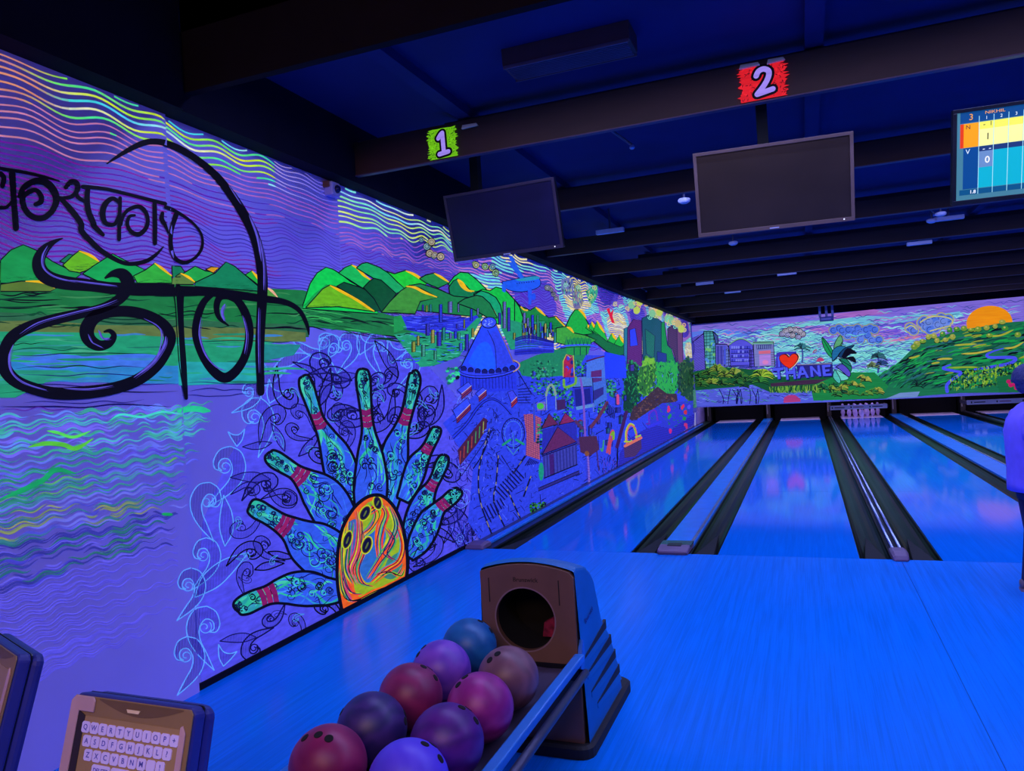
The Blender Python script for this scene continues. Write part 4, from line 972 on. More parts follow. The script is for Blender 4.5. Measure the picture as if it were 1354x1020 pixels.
# ------------------------------------------------------------------ hills
hl = Mural('L', 2.4)
def hill(m, pts, col, ridge=None, rc=(245, 190, 20), ow=1.4, base=None):
    m.fill(pts, col, smooth=False); 
    if base:   # darker scumble along the foot of the hill
        for i in range(26):
            x = rng.uniform(base[0], base[1]); y = base[2]+(x-base[0])/(base[1]-base[0])*(base[3]-base[2])+rng.uniform(-5, 3)
            m.stroke([(x, y), (x+rng.uniform(5, 14), y+rng.uniform(-2, 2))], rng.uniform(.8, 2.4), (10, 70, 40), sub=1, taper=True)
    m.stroke(list(pts)+[pts[0]], ow, BLK, sub=1, cap=False)
    if ridge: 
        n = len(ridge); m.stroke(ridge, [1.2]+[3.4]*(n-2)+[1.2], rc, sub=4)
hill(hl, [(-230, 372), (-230, 338), (-190, 318), (-150, 338), (-110, 360), (-100, 374)], (22, 150, 80))
hill(hl, [(-130, 372), (-95, 335), (-60, 316), (-25, 332), (4, 350), (4, 372)], (60, 170, 50), [(-60, 318), (-35, 330), (-5, 348)])
hill(hl, C_((0, 235), (50, 185), (110, 160), (180, 190), (250, 240), (330, 280), (390, 300), (330, 345), (0, 345)), (25, 150, 75), base=(0, 60, 370, 371))
hill(hl, C_((285, 240), (330, 205), (375, 215), (340, 260)), (20, 120, 80))
hill(hl, C_((300, 258), (345, 215), (380, 188), (430, 205), (478, 243), (440, 275), (380, 295), (330, 285)), (100, 185, 30), C_((378, 190), (420, 205), (450, 222), (476, 242)), base=(88, 122, 358, 352))
hill(hl, C_((395, 300), (450, 260), (540, 203), (600, 235), (670, 268), (730, 300), (600, 345), (480, 340)), (22, 165, 80))
hill(hl, C_((640, 310), (700, 280), (745, 247), (790, 280), (825, 312), (825, 345), (660, 345)), (50, 175, 60), C_((742, 248), (780, 275), (825, 310)), base=(178, 226, 374, 374))
hill(hl, C_((0, 350), (100, 335), (200, 335), (270, 370), (240, 385), (0, 385)), (88, 120, 45), C_((120, 336), (200, 340), (262, 368)))
hill(hl, D_((105, 205), (150, 205), (175, 240), (150, 260), (108, 262)), (20, 120, 80))
hill(hl, D_((160, 245), (225, 205), (280, 230), (330, 240), (260, 290), (215, 285)), (35, 165, 70))
hill(hl, D_((280, 222), (310, 208), (350, 212), (320, 240)), (225, 160, 25))
hill(hl, D_((105, 270), (150, 240), (225, 290), (215, 300), (105, 300)), (90, 130, 60), D_((150, 242), (190, 262), (224, 288)))
hill(hl, D_((225, 290), (330, 240), (385, 183), (430, 205), (490, 255), (560, 315), (555, 335), (225, 310)), (20, 130, 85), base=(265, 338, 380, 384))
hill(hl, D_((485, 250), (520, 228), (555, 270), (550, 300)), (35, 175, 60), D_((520, 230), (545, 258), (556, 280)))
hill(hl, D_((595, 315), (620, 330), (655, 370), (590, 365)), (80, 150, 60), D_((597, 316), (625, 335), (653, 366)), rc=(240, 180, 140))
# the large group to the right
hill(hl, E_((0, 780), (40, 660), (80, 600), (130, 568), (170, 580), (215, 608), (270, 650), (335, 685), (420, 760), (420, 830), (0, 800)), (15, 205, 78))
hl.fill(E_((0, 790), (60, 720), (130, 665), (190, 670), (230, 690), (60, 760)), (25, 160, 70))
hill(hl, E_((200, 600), (235, 570), (275, 553), (320, 590), (388, 645), (335, 685)), (25, 185, 85), E_((275, 556), (310, 575), (340, 610), (386, 642)))
hill(hl, E_((470, 590), (515, 605), (575, 586), (640, 615), (700, 660), (640, 690), (540, 700)), (30, 205, 55), E_((578, 588), (620, 605), (660, 630), (695, 655)))
hill(hl, E_((300, 572), (330, 548), (360, 541), (430, 568), (480, 600), (530, 650), (575, 690), (520, 718), (400, 632)), (25, 170, 95))
hill(hl, E_((655, 632), (690, 612), (740, 600), (790, 625), (825, 655), (760, 685), (690, 655)), (28, 140, 70), E_((738, 602), (775, 622), (822, 652)))
hill(hl, E_((815, 665), (850, 620), (885, 596), (930, 600), (980, 640), (1030, 690), (1060, 760), (960, 740), (880, 700)), (20, 200, 80))
hill(hl, E_((820, 680), (845, 645), (870, 632), (900, 655), (950, 705), (1000, 700), (940, 760), (830, 740)), (18, 125, 75), E_((870, 635), (895, 655), (920, 690), (950, 706)))
hill(hl, E_((540, 720), (600, 670), (660, 660), (760, 690), (850, 730), (960, 740), (1060, 780), (1000, 850), (820, 830), (640, 810)), (28, 130, 72))
hill(hl, E_((190, 675), (230, 652), (330, 683), (400, 720), (445, 815), (400, 815), (300, 745)), (12, 78, 48))
hill(hl, E_((340, 682), (375, 645), (400, 630), (440, 640), (525, 716), (480, 780), (440, 818), (400, 745)), (12, 82, 46))
hill(hl, E_((15, 795), (70, 735), (110, 690), (150, 668), (190, 680), (240, 715), (300, 745), (350, 780), (405, 818), (200, 790)), (105, 185, 28), E_((152, 670), (200, 695), (300, 750), (360, 790), (402, 816)), base=(405, 480, 405, 405))
hill(hl, E_((440, 822), (490, 760), (550, 700), (600, 668), (660, 685), (760, 738), (660, 760), (630, 830)), (62, 148, 52), E_((580, 675), (630, 682), (680, 708), (755, 736)), base=(506, 545, 414, 417))
hill(hl, K_((540, 95), (600, 64), (650, 75), (690, 50), (750, 65), (810, 130), (870, 195), (905, 245), (830, 300), (700, 300), (560, 200)), (22, 195, 70))
hill(hl, K_((540, 105), (590, 75), (640, 90), (690, 120), (720, 170), (740, 260), (690, 260), (640, 180)), (22, 165, 110), K_((585, 110), (630, 150), (665, 200), (697, 248)))
hill(hl, K_((430, 160), (480, 128), (560, 105), (600, 115), (650, 160), (700, 255), (640, 260), (540, 200)), (30, 125, 70))
hl.stroke(K_((430, 0), (460, 45), (500, 72), (545, 78)), [1, 3, 3, 1], (235, 190, 30))
hill(hl, M_((0, 360), (40, 420), (90, 470), (60, 560), (0, 620)), (20, 190, 70))
hill(hl, M_((40, 415), (90, 430), (130, 450), (180, 420), (230, 470), (290, 512), (350, 500), (440, 590), (500, 640), (300, 640), (80, 540)), (22, 135, 62), M_((178, 424), (215, 455), (260, 495)), base=(700, 740, 425, 436))
hl.stroke(M_((52, 418), (80, 445), (112, 450)), 2, (235, 190, 40)); hl.stroke(M_((345, 505), (385, 545), (425, 585)), 1.8, (235, 190, 40))
hill(hl, M_((600, 650), (700, 620), (780, 700), (860, 730), (940, 745), (935, 820), (860, 840), (780, 800), (680, 720)), (16, 110, 58))
hill(hl, M_((430, 590), (470, 500), (510, 445), (545, 445), (580, 480), (620, 560), (665, 645), (560, 660), (490, 640)), (24, 175, 62), M_((540, 445), (575, 470), (605, 520)))
for a, b, c_, d in (((600, 600), (618, 570), (640, 610), (660, 640)), ((625, 600), (650, 545), (690, 610), (700, 660)), ((665, 620), (695, 538), (760, 640), (790, 720)), ((785, 710), (822, 640), (860, 700), (850, 740)), ((840, 735), (885, 656), (930, 735), (900, 760))):
    hill(hl, M_(a, b, c_, d), (28, 185, 60), M_(b, ((b[0]+c_[0])/2, (b[1]+c_[1])/2+3), c_), ow=.9)
hill(hl, M_((350, 600), (400, 590), (450, 585), (500, 640), (600, 660), (690, 700), (620, 740), (500, 760), (350, 720)), (60, 165, 55), M_((440, 590), (470, 605), (500, 640)))
hl.build('painted_hills', wall_left, 'painted neon green hills with yellow ridges')

# ------------------------------------------------------------------ lettering
lt = Mural('L', 4.2)
def S_(pts, w, col=BLK, **k): lt.stroke(pts, [x*1.14 for x in w] if isinstance(w, list) else w*1.14, col, **k)
S_([(-60, 210), (0, 223), (30, 228), (60, 235), (78, 240)], [3, 4, 4, 3.5, 1.5]); S_([(0, 230), (4, 236), (2, 246)], 6)
S_([(15, 230), (17, 262), (20, 302)], [8, 7, 7.5]); S_([(0, 275), (8, 274), (15, 266)], [5, 4, 3])
S_(A_((105, 850), (130, 800), (190, 765), (250, 770), (295, 815), (312, 870), (290, 930), (240, 970), (180, 965), (135, 920), (122, 860), (150, 830), (195, 815), (225, 845), (225, 880), (195, 895)), [5, 7, 7.5, 8.5, 9, 8, 7, 7, 7, 7, 7, 6, 5.5, 6, 6.5, 5])
S_(A_((365, 800), (395, 768), (425, 775), (432, 810), (400, 850), (340, 862)), [5, 6, 6.5, 6, 5, 4]); S_(A_((425, 800), (430, 850), (480, 882)), [4, 5, 3.5])
S_(A_((335, 860), (390, 920), (450, 1000))+C_((390, 95), (440, 150), (500, 200), (600, 250), (690, 242), (745, 210), (785, 168)), [5, 7, 7, 7, 6.5, 6, 5, 5, 4, 1.5])
S_(A_((460, 795), (600, 810), (760, 850), (925, 892)), [4.5, 4, 4, 4.5]); 
S_([(218, 274), (226, 277), (242, 286), (257, 298), (266, 312), (266, 328), (257, 341), (243, 347.5), (230, 341), (225, 325), (226, 305), (232, 284)], [4, 4.5, 3.5, 3, 3, 3.5, 3.5, 4.5, 5, 5, 5, 6])
S_(A_((490, 800), (485, 860), (492, 930), (520, 1000))+C_((450, 70), (492, 112)), [6, 6.5, 7, 7, 6.5, 4.5])
S_(A_((668, 885), (630, 862), (590, 890), (572, 945), (590, 1000), (640, 1005), (660, 960)), [4, 5, 6.5, 7, 5.5, 4.5, 3]); S_([(158, 262), (157, 292), (156.5, 317)], [4, 4.5, 4.5])
S_([(159, 298), (163, 284), (172, 276), (183, 273.5), (191, 280), (194.5, 291), (192, 302), (183, 310), (173, 307), (167.5, 297), (170, 287), (177, 285)], [3, 4, 4.5, 5, 5, 4.5, 5, 5.5, 5, 4.5, 4, 3]); 
S_([(203.5, 268), (204, 295), (204, 322)], [5, 5.5, 5]); S_([(214, 282), (213, 290), (217, 297), (222, 309)], [4, 5.5, 4.5, 2])
# second word
S_([(140, 217), (155, 207), (172, 197), (190, 189), (206, 187.5), (222, 191), (240, 199), (262, 213), (284, 232), (303, 255), (320, 281), (334, 308), (342, 335), (346, 365), (346, 390), (344, 427), (342.5, 466), (344, 519)], [1.5, 4, 6, 7, 7, 8, 8, 8, 9, 10, 11, 11.5, 12, 12, 12, 11, 10.5, 8.5])
S_(C_((300, 128), (250, 150), (205, 190), (182, 240), (195, 290), (240, 325), (320, 345), (440, 357), (560, 372), (700, 375), (850, 380))+D_((130, 335), (220, 335), (300, 340), (420, 352), (560, 372), (690, 392), (765, 435), (805, 510), (815, 562)), [1, 6, 12, 15, 17, 17, 16, 14, 14, 15, 14, 13, 11, 10, 10, 9, 7, 5.5, 4.5, 1.5])
S_(C_((500, 322), (540, 300), (585, 302), (612, 340), (600, 385), (560, 430), (480, 468), (380, 492), (250, 522), (130, 560), (50, 610), (14, 690), (22, 760), (70, 815), (150, 850), (260, 875), (400, 872), (540, 852), (660, 810), (750, 740), (800, 660), (815, 600), (780, 545), (710, 503), (620, 482), (520, 485), (450, 512), (415, 565), (425, 615), (470, 645), (520, 635), (545, 600), (525, 575), (495, 580)), [2, 8, 14, 16, 14, 12, 11, 12, 13, 14, 14, 15, 16, 15, 14, 14, 15, 14, 14, 14, 14, 14, 14, 13, 13, 13, 15, 17, 16, 13, 10, 7, 5, 2])
S_(D_((138, 335), (142, 420), (148, 560), (160, 720), (178, 890)), [14, 10, 9, 9, 4])
S_(D_((320, 345), (270, 390), (240, 460), (228, 540), (240, 610), (275, 690), (325, 755), (378, 785), (430, 755), (475, 690), (500, 610), (505, 530), (485, 450), (445, 385), (395, 352), (350, 370), (335, 420), (350, 475), (400, 515)), [6, 8, 9, 9.5, 9.5, 10, 11, 12, 11, 10, 10, 10, 10, 9, 9, 8, 7, 5, 1.5])
lt.build('painted_lettering', wall_left, 'large black brush lettering')
dr = Mural('L', 4.8)          # dry-brush streaks left in the black strokes
for pts, w in ((C_((225, 165), (200, 215), (205, 270), (260, 315), (360, 338)), 2.2), (C_((330, 330), (450, 345), (560, 358)), 1.5), (C_((60, 640), (40, 700), (50, 770), (110, 825), (220, 860)), 2.6), (C_((560, 425), (480, 455), (330, 492), (180, 535), (90, 590)), 1.5), (C_((640, 800), (730, 730), (785, 650), (795, 600)), 3), (C_((690, 515), (770, 570), (760, 680), (700, 760)), 1.6), (C_((470, 570), (490, 610), (525, 610)), 2.4), (C_((420, 590), (440, 630), (490, 655)), 1.4),
               (C_((300, 850), (420, 855), (540, 838)), 1.6), (D_((255, 470), (245, 560), (275, 660), (330, 725), (380, 745)), 1.8), (D_((480, 660), (492, 560), (470, 460)), 1.6), (D_((560, 60), (580, 200), (580, 330)), 1.8), (D_((555, 420), (552, 560), (556, 760)), 1.3), (D_((150, 420), (158, 620), (172, 840)), 1.8), (D_((380, 400), (362, 440), (375, 490)), 3), (B_((545, 700), (590, 820), (615, 960)), 2.2), (B_((430, 530), (500, 640)), 1.)):
    dr.stroke(pts, w, (95, 85, 205), taper=True)
    dr.stroke([(x+2.2, y+1.6) for x, y in pts], w*.4, (70, 60, 160), taper=True)
dr.build('painted_brush_streaks', wall_left)
# ------------------------------------------------------------------ the painted town
tn = Mural('L', 3.6)
tn.fill([(585, 560), (628, 522), (640, 486), (690, 492), (760, 470), (835, 470), (870, 500), (905, 520), (915, 545), (860, 590), (760, 650), (690, 690), (640, 722), (618, 690), (625, 620)], (46, 66, 222))
for i in range(420):
    u = rng.uniform(590, 900); v = rng.uniform(480, 725)
    if v > 722-(u-640)*.52 or v < 560-(u-560)*.9: continue
    l = rng.uniform(4, 14); a = rng.choice((-.5, -.45, 1.5, .9)); tn.stroke([(u, v), (u+l*math.cos(a)*.5, v+l*math.sin(a)*.5+rng.uniform(-1, 1)), (u+l*math.cos(a), v+l*math.sin(a))], rng.uniform(.5, 1.1), rng.choice([(18, 18, 110), (14, 14, 80), (70, 95, 250), (28, 36, 150)]), sub=2, cap=False)
tn.lay += .00002
tn.fill(K_((50, 250), (300, 240), (480, 260), (560, 240), (600, 290), (500, 340), (360, 370), (200, 360), (90, 340)), (45, 55, 215))
tn.fill(K_((0, 250), (50, 240), (90, 330), (0, 360)), (30, 150, 75))
tn.fill(K_((0, 370), (140, 350), (260, 380), (480, 340), (560, 260), (600, 250), (520, 400), (440, 520), (270, 580), (180, 590), (90, 480)), (35, 155, 110))
tn.fill(K_((700, 250), (860, 290), (1020, 280), (1020, 440), (900, 470), (790, 470), (730, 340)), (35, 150, 110))
tn.fill(M_((20, 900), (180, 830), (350, 780), (500, 760), (640, 760), (560, 900), (420, 1000), (200, 1020), (60, 1000)), (28, 130, 90))
tn.fill(M_((430, 700), (520, 680), (650, 690), (620, 820), (440, 830)), (30, 150, 70))
tn.lay += .00002
for i in range(120):
    x = rng.uniform(0, 470); y = rng.uniform(355, 580)-x*.05; (u, v), = K_((x, y)); l = rng.uniform(4, 12)
    tn.stroke([(u, v), (u+l*.5, v+rng.uniform(-1, 1.4)), (u+l, v+rng.uniform(-1, 1))], rng.uniform(.5, 1.5), rng.choice([BLK, (60, 200, 120), (20, 90, 60), (90, 200, 190), (50, 70, 230)]), taper=True)
for i in range(70):
    x = rng.uniform(60, 470); y = rng.uniform(250, 345); (u, v), = K_((x, y)); l = rng.uniform(6, 16)
    tn.stroke([(u, v), (u+l, v+rng.uniform(-1, 1))], rng.uniform(.4, .9), rng.choice([(20, 20, 110), (90, 110, 250), (30, 30, 150)]), sub=1)
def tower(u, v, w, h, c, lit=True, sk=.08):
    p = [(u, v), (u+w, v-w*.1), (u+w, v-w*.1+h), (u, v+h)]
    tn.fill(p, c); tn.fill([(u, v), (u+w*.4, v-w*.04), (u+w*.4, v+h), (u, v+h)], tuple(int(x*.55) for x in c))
    if lit and h > 6:
        for k in range(int(h/2.2)): tn.stroke([(u+w*.5, v+1.5+k*2.2), (u+w*.92, v+1.4+k*2.2)], .5, (10, 12, 60), sub=1)
    tn.stroke(p+[p[0]], .7, BLK, sub=1, cap=False)
tc = [(50, 70, 235), (60, 110, 230), (150, 165, 60), (175, 170, 80), (45, 150, 150), (60, 60, 200), (110, 120, 200), (70, 170, 140)]
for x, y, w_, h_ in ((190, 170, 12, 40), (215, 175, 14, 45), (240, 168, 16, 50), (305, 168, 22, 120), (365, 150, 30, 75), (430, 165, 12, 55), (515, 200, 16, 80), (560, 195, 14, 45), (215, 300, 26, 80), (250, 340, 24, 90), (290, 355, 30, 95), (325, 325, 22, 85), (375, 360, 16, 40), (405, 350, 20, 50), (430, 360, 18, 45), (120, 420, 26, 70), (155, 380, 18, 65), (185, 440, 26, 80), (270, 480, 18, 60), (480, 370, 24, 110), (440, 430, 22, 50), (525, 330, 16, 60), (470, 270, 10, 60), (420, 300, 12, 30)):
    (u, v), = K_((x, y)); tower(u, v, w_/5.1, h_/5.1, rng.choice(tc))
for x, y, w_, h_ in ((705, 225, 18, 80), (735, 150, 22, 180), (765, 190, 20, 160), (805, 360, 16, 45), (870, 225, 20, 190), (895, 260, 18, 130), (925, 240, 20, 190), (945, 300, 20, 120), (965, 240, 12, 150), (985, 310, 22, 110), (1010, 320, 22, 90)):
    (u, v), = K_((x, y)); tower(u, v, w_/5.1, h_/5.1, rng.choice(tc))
for i in range(34):
    (u, v), = M_((rng.uniform(50, 350), rng.uniform(560, 690))); tower(u, v-3, rng.uniform(1.6, 3.4), rng.uniform(6, 14), rng.choice(tc), False)
for i in range(46):      # crowded little houses behind the street
    u = rng.uniform(694, 838); v = rng.uniform(478, 590)
    if v > 640-(u-690)*.45: continue
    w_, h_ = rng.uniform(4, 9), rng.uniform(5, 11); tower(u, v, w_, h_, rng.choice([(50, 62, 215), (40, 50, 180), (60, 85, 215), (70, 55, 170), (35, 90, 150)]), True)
    if rng.random() < .4: tn.fill([(u-1, v), (u+w_/2, v-3.2), (u+w_+1, v-w_*.1)], rng.choice([(110, 40, 90), (35, 35, 130), (45, 110, 110)]))
for i in range(520):
    u = rng.uniform(592, 905); v = rng.uniform(485, 720)
    if v > 718-(u-640)*.52 or v < 565-(u-560)*.9: continue
    l = rng.uniform(2, 7); a = rng.choice((-.5, -.42, 1.5, 1.6, .2)); tn.stroke([(u, v), (u+l*math.cos(a), v+l*math.sin(a))], rng.uniform(.5, .9), rng.choice([(12, 12, 70), (18, 18, 100), (12, 12, 60), (80, 105, 250)]), sub=1, cap=False)
# bridge
tn.stroke(M_((350, 760), (480, 745), (620, 742), (700, 760)), 2.2, (60, 90, 235)); tn.stroke(M_((350, 775), (480, 760), (640, 758)), .8, BLK)
for k in range(7): tn.stroke(M_((420+k*32, 740), (436+k*32, 670), (452+k*32, 740)), .8, (10, 60, 80), sub=1)
for k in range(3): tn.stroke(M_((500+k*52, 760), (500+k*52, 830)), 1, NAVY, sub=1)
for i in range(16): tn.stroke(M_((0, 690+i*9), (120, 665+i*10), (330, 715+i*6)), .8 if i % 2 else 1.6, rng.choice([(25, 25, 130), (60, 80, 240), (40, 45, 190)]))
tn.build('painted_town', wall_left, 'painted town with small towers, water and a bridge')

# cone-roofed landmark and the street before it
cn = Mural('L', 7.5)
cn.fill(K_((455, 640), (820, 620), (830, 740), (640, 760), (450, 720)), (38, 55, 220))
for k in range(16): cn.stroke(K_((465+k*22, 650), (468+k*22, 735)), .7, (20, 18, 110), sub=1)
cn.disc(*K_((638, 597))[0], 41.5, 13, (50, 68, 238), n=28, rot=-.09); cn.ring(*K_((638, 597))[0], 41.5, 13, 1.2, BLK, n=30, rot=-.09); cn.ring(*K_((638, 592))[0], 39, 10.5, .8, BLK, n=30, rot=-.09)
cn.ring(*K_((640, 596))[0], 41, 12.4, 1.5, (190, 150, 110), -60, 40, n=14, rot=-.09)
cn.lay += .00002
cn.fill(K_((590, 310), (690, 300), (805, 545), (820, 585), (640, 625), (455, 585), (470, 550)), (40, 72, 242))
cn.fill(K_((640, 380), (690, 340), (805, 560), (700, 600), (680, 480)), (45, 66, 225)); cn.fill(K_((500, 560), (560, 450), (620, 420), (660, 470), (680, 600), (560, 600)), (30, 92, 250), smooth=True)
cn.stroke(K_((590, 310), (530, 430), (455, 580)), 1.3, BLK, sub=1); cn.stroke(K_((688, 300), (750, 430), (808, 560)), 1.4, (120, 90, 110), sub=1); cn.stroke(K_((630, 340), (680, 450), (690, 600)), .8, NAVY)
cn.disc(*K_((640, 290))[0], 10, 7.2, (55, 80, 240), rot=-.1); cn.ring(*K_((640, 290))[0], 10, 7.2, 1.2, BLK, rot=-.1)
for i in range(22): cn.disc(*K_((640+rng.uniform(-35, 35), 290+rng.uniform(-22, 22)))[0], .8, .5, (150, 180, 255), n=6)
for k in range(8):
    x = 470+k*47; y = 600+28*math.sin(PI*(k+.5)/8)-6*k/8
    cn.fill([(p[0], p[1]) for p in K_(*[(x+19*math.cos(a), y-22*math.sin(a)) for a in [PI*q/8 for q in range(9)]]+[(x-19, y+10), (x+19, y+10)][::1])], (20, 22, 110)); cn.ring(*K_((x, y))[0], 3.8, 4.4, .8, BLK, 180, 360)
# round tree
for i in range(30): cn.disc(*K_((395+rng.uniform(-38, 38), 650+rng.uniform(-58, 50)))[0], rng.uniform(1.5, 3), rng.uniform(1.2, 2.4), rng.choice([(50, 200, 140), (60, 220, 150), (20, 110, 90), BLK]), n=8)
# stalls and buses
def bus(pts, roof, side):
    a, b, c_, d = K_(*pts); dn = 7
    cn.fill([a, b, c_, d], roof); cn.fill([d, c_, (c_[0]+.5, c_[1]+dn), (d[0]+.5, d[1]+dn)], side); cn.stroke([a, b, c_, (c_[0]+.5, c_[1]+dn), (d[0]+.5, d[1]+dn), d, a], .8, NAVY, sub=1); cn.stroke([d, c_], .7, (200, 190, 210), sub=1); cn.stroke([((d[0]), d[1]+dn*.6), ((c_[0]), c_[1]+dn*.6)], .9, (20, 20, 70), sub=1)
bus(((425, 745), (500, 690), (522, 715), (455, 770)), (60, 80, 240), (120, 40, 90)); bus(((548, 770), (600, 725), (622, 745), (570, 790)), (58, 76, 240), (125, 40, 80)); bus(((395, 880), (490, 800), (515, 840), (420, 935)), (52, 76, 242), (120, 36, 80)); bus(((765, 760), (800, 745), (830, 790), (790, 830)), (60, 70, 230), (160, 40, 60))
cn.stroke(L_((195, 300), (280, 210), (350, 110), (400, 60), (460, 40), (520, 70), (590, 140)), 2.6, (35, 52, 215)); cn.stroke(L_((195, 310), (290, 212), (355, 118), (405, 66), (460, 46), (520, 76), (588, 148)), .9, BLK); cn.stroke(L_((190, 290), (275, 205), (345, 105), (400, 52), (460, 33), (520, 62)), .8, NAVY)
cn.fill(L_((225, 385), (330, 250), (400, 165), (425, 180), (420, 240), (360, 340), (240, 490)), (70, 30, 60))
for k in range(7):
    u, v = 240+k*26, 400-k*33; cn.stroke(L_((u, v+70), (u+4, v-10)), 1.2, rng.choice([(150, 165, 70), (170, 60, 50), (60, 150, 90)]), sub=1)
for i in range(13): cn.stroke(L_((250+i*15, 560-i*22), (290+i*15, 500-i*22), (265+i*15, 500-i*22)), .9, (15, 12, 70), sub=1)
cn.stroke(L_((330, 510), (400, 400), (450, 250)), 1.6, NAVY)
# road edges with dashes, crossings
for pts in (((440, 240), (390, 420), (365, 560), (380, 740), (460, 965)), ((500, 420), (485, 600), (470, 730), (540, 900)), ((560, 650), (600, 740), (655, 860)), ((720, 560), (670, 700)), ((600, 545), (680, 425))):
    cn.stroke(L_(*pts), 2., (12, 12, 50)); c3 = cat(L_(*pts), 6)
    for i in range(0, len(c3)-2, 3): cn.stroke([(c3[i].x, c3[i].y), (c3[i+1].x, c3[i+1].y)], 1.1, (150, 140, 130), sub=1)
for k in range(6): cn.stroke(L_((400+k*22, 770-k*12), (450+k*18, 870-k*22)), 2., (14, 14, 90), sub=1)
for k in range(9): cn.stroke(L_((480+k*16, 650-k*18), (545+k*16, 720-k*18)), 1.9, (14, 14, 90), sub=1)
for k in range(7): cn.stroke(L_((680+k*14, 490-k*8+k*6), (715+k*9, 440+k*4)), 1.4, (16, 16, 100), sub=1)
for i in range(60): 
    u, v = L_((rng.uniform(390, 500), rng.uniform(90, 690)))[0]; cn.stroke([(u, v), (u+rng.uniform(-3, 3), v+rng.uniform(-3, 3)), (u+rng.uniform(-3, 3), v+rng.uniform(1, 5))], .7, rng.choice([NAVY, (20, 20, 90), (90, 110, 250)]))
cn.ring(*L_((600, 270))[0], 15, 20, 1.2, NAVY); cn.ring(*L_((600, 270))[0], 11.5, 16, .9, (70, 120, 230))
for k in range(14):
    a = PI+PI*k/13; cn.stroke([(L_((600, 270))[0][0]+12*math.cos(a), L_((600, 270))[0][1]+17*math.sin(a)), (L_((600, 270))[0][0]+15*math.cos(a), L_((600, 270))[0][1]+20*math.sin(a))], .6, NAVY, sub=1)
cn.stroke(L_((530, 350), (580, 315)), 3, (30, 150, 110), sub=1); cn.stroke(L_((620, 315), (670, 345)), 3, (30, 150, 110), sub=1); cn.stroke(L_((560, 360), (600, 415), (640, 365)), 1.6, (60, 130, 190), sub=1); cn.stroke(L_((598, 270), (602, 380)), 1.4, (60, 110, 200), sub=1); cn.stroke(L_((520, 420), (600, 545), (690, 420)), 1.2, NAVY, sub=1)
# brick tower
bp = L_((670, 145), (725, 140), (790, 170), (775, 300), (780, 450), (685, 420), (690, 280)); cn.fill(bp, (190, 95, 110)); cn.hatch(bp, 2.3, .6, (50, 20, 110), -.35); cn.hatch(bp, 3., .5, (60, 25, 110), PI/2)
cn.stroke(L_((740, 60), (745, 330)), 2.2, (50, 70, 190), sub=1)
for cxy, n_, r_ in ((N_((200, 130)), 90, (90, 110)), (N_((310, 200)), 60, (60, 60)), (N_((395, 300)), 60, (45, 120)), (N_((480, 40)), 50, (60, 60)), (N_((640, 330)), 50, (60, 60)), (N_((720, 190)), 60, (40, 70)), (N_((190, 560)), 40, (25, 130)), (N_((440, 540)), 40, (22, 130)), (M_((240, 940)), 60, (110, 60)), (N_((280, 430)), 40, (60, 50))):
    (cu, cv_), = cxy
    for i in range(n_):
        a = rng.uniform(0, 2*PI); q = math.sqrt(rng.random()); cn.disc(cu+q*r_[0]/5.667*math.cos(a), cv_+q*r_[1]/5.667*math.sin(a), rng.uniform(.9, 2.2), rng.uniform(.8, 1.8), rng.choice([(30, 130, 90), (25, 110, 80), (45, 160, 100), (15, 70, 60), (10, 40, 50), (60, 170, 130)]), n=6)
# red-roofed market hall
cn.fill(N_((205, 500), (460, 440), (465, 600), (200, 690)), (40, 42, 170))
cn.fill(N_((195, 495), (255, 380), (320, 460)), (110, 40, 80)); cn.fill(N_((330, 465), (375, 375), (450, 440)), (150, 40, 90)); cn.fill(N_((210, 680), (320, 485), (458, 590)), (105, 40, 95))
for t in (((195, 495), (255, 380), (320, 460)), ((330, 465), (375, 375), (450, 440)), ((200, 690), (320, 480), (460, 592))):
    cn.hatch(N_(*t), 1.8, .5, (50, 15, 80), -.25); cn.stroke(N_(*t, t[0]), 1.1, BLK, sub=1)
cn.fill(N_((205, 700), (460, 610), (468, 760), (215, 865)), (58, 62, 165))
for k in range(11): cn.stroke(N_((215+k*24, 698-k*8), (222+k*24, 858-k*9)), .9, (25, 22, 100), sub=1)
cn.fill(N_((255, 690), (290, 680), (292, 830), (262, 840)), (60, 25, 110)); cn.stroke(N_((200, 700), (465, 605)), 1.6, (25, 15, 80), sub=1); cn.stroke(N_((215, 866), (468, 762)), 1.4, BLK, sub=1); cn.disc(*N_((195, 815))[0], 3.4, 12, (25, 150, 120))
cn.fill(N_((172, 940), (480, 808), (484, 830), (174, 962)), (45, 40, 130)); cn.stroke(N_((172, 940), (480, 808)), .9, BLK, sub=1); cn.stroke(N_((174, 962), (484, 830)), .9, BLK, sub=1)
# hedge at the foot
for i in range(130): cn.disc(*L_((rng.uniform(715, 860), rng.uniform(-32, 36)+770-(0)))[0], rng.uniform(.8, 2.2), rng.uniform(.7, 1.6), rng.choice([(35, 130, 35), (20, 80, 30), (60, 150, 40), BLK]), n=6)
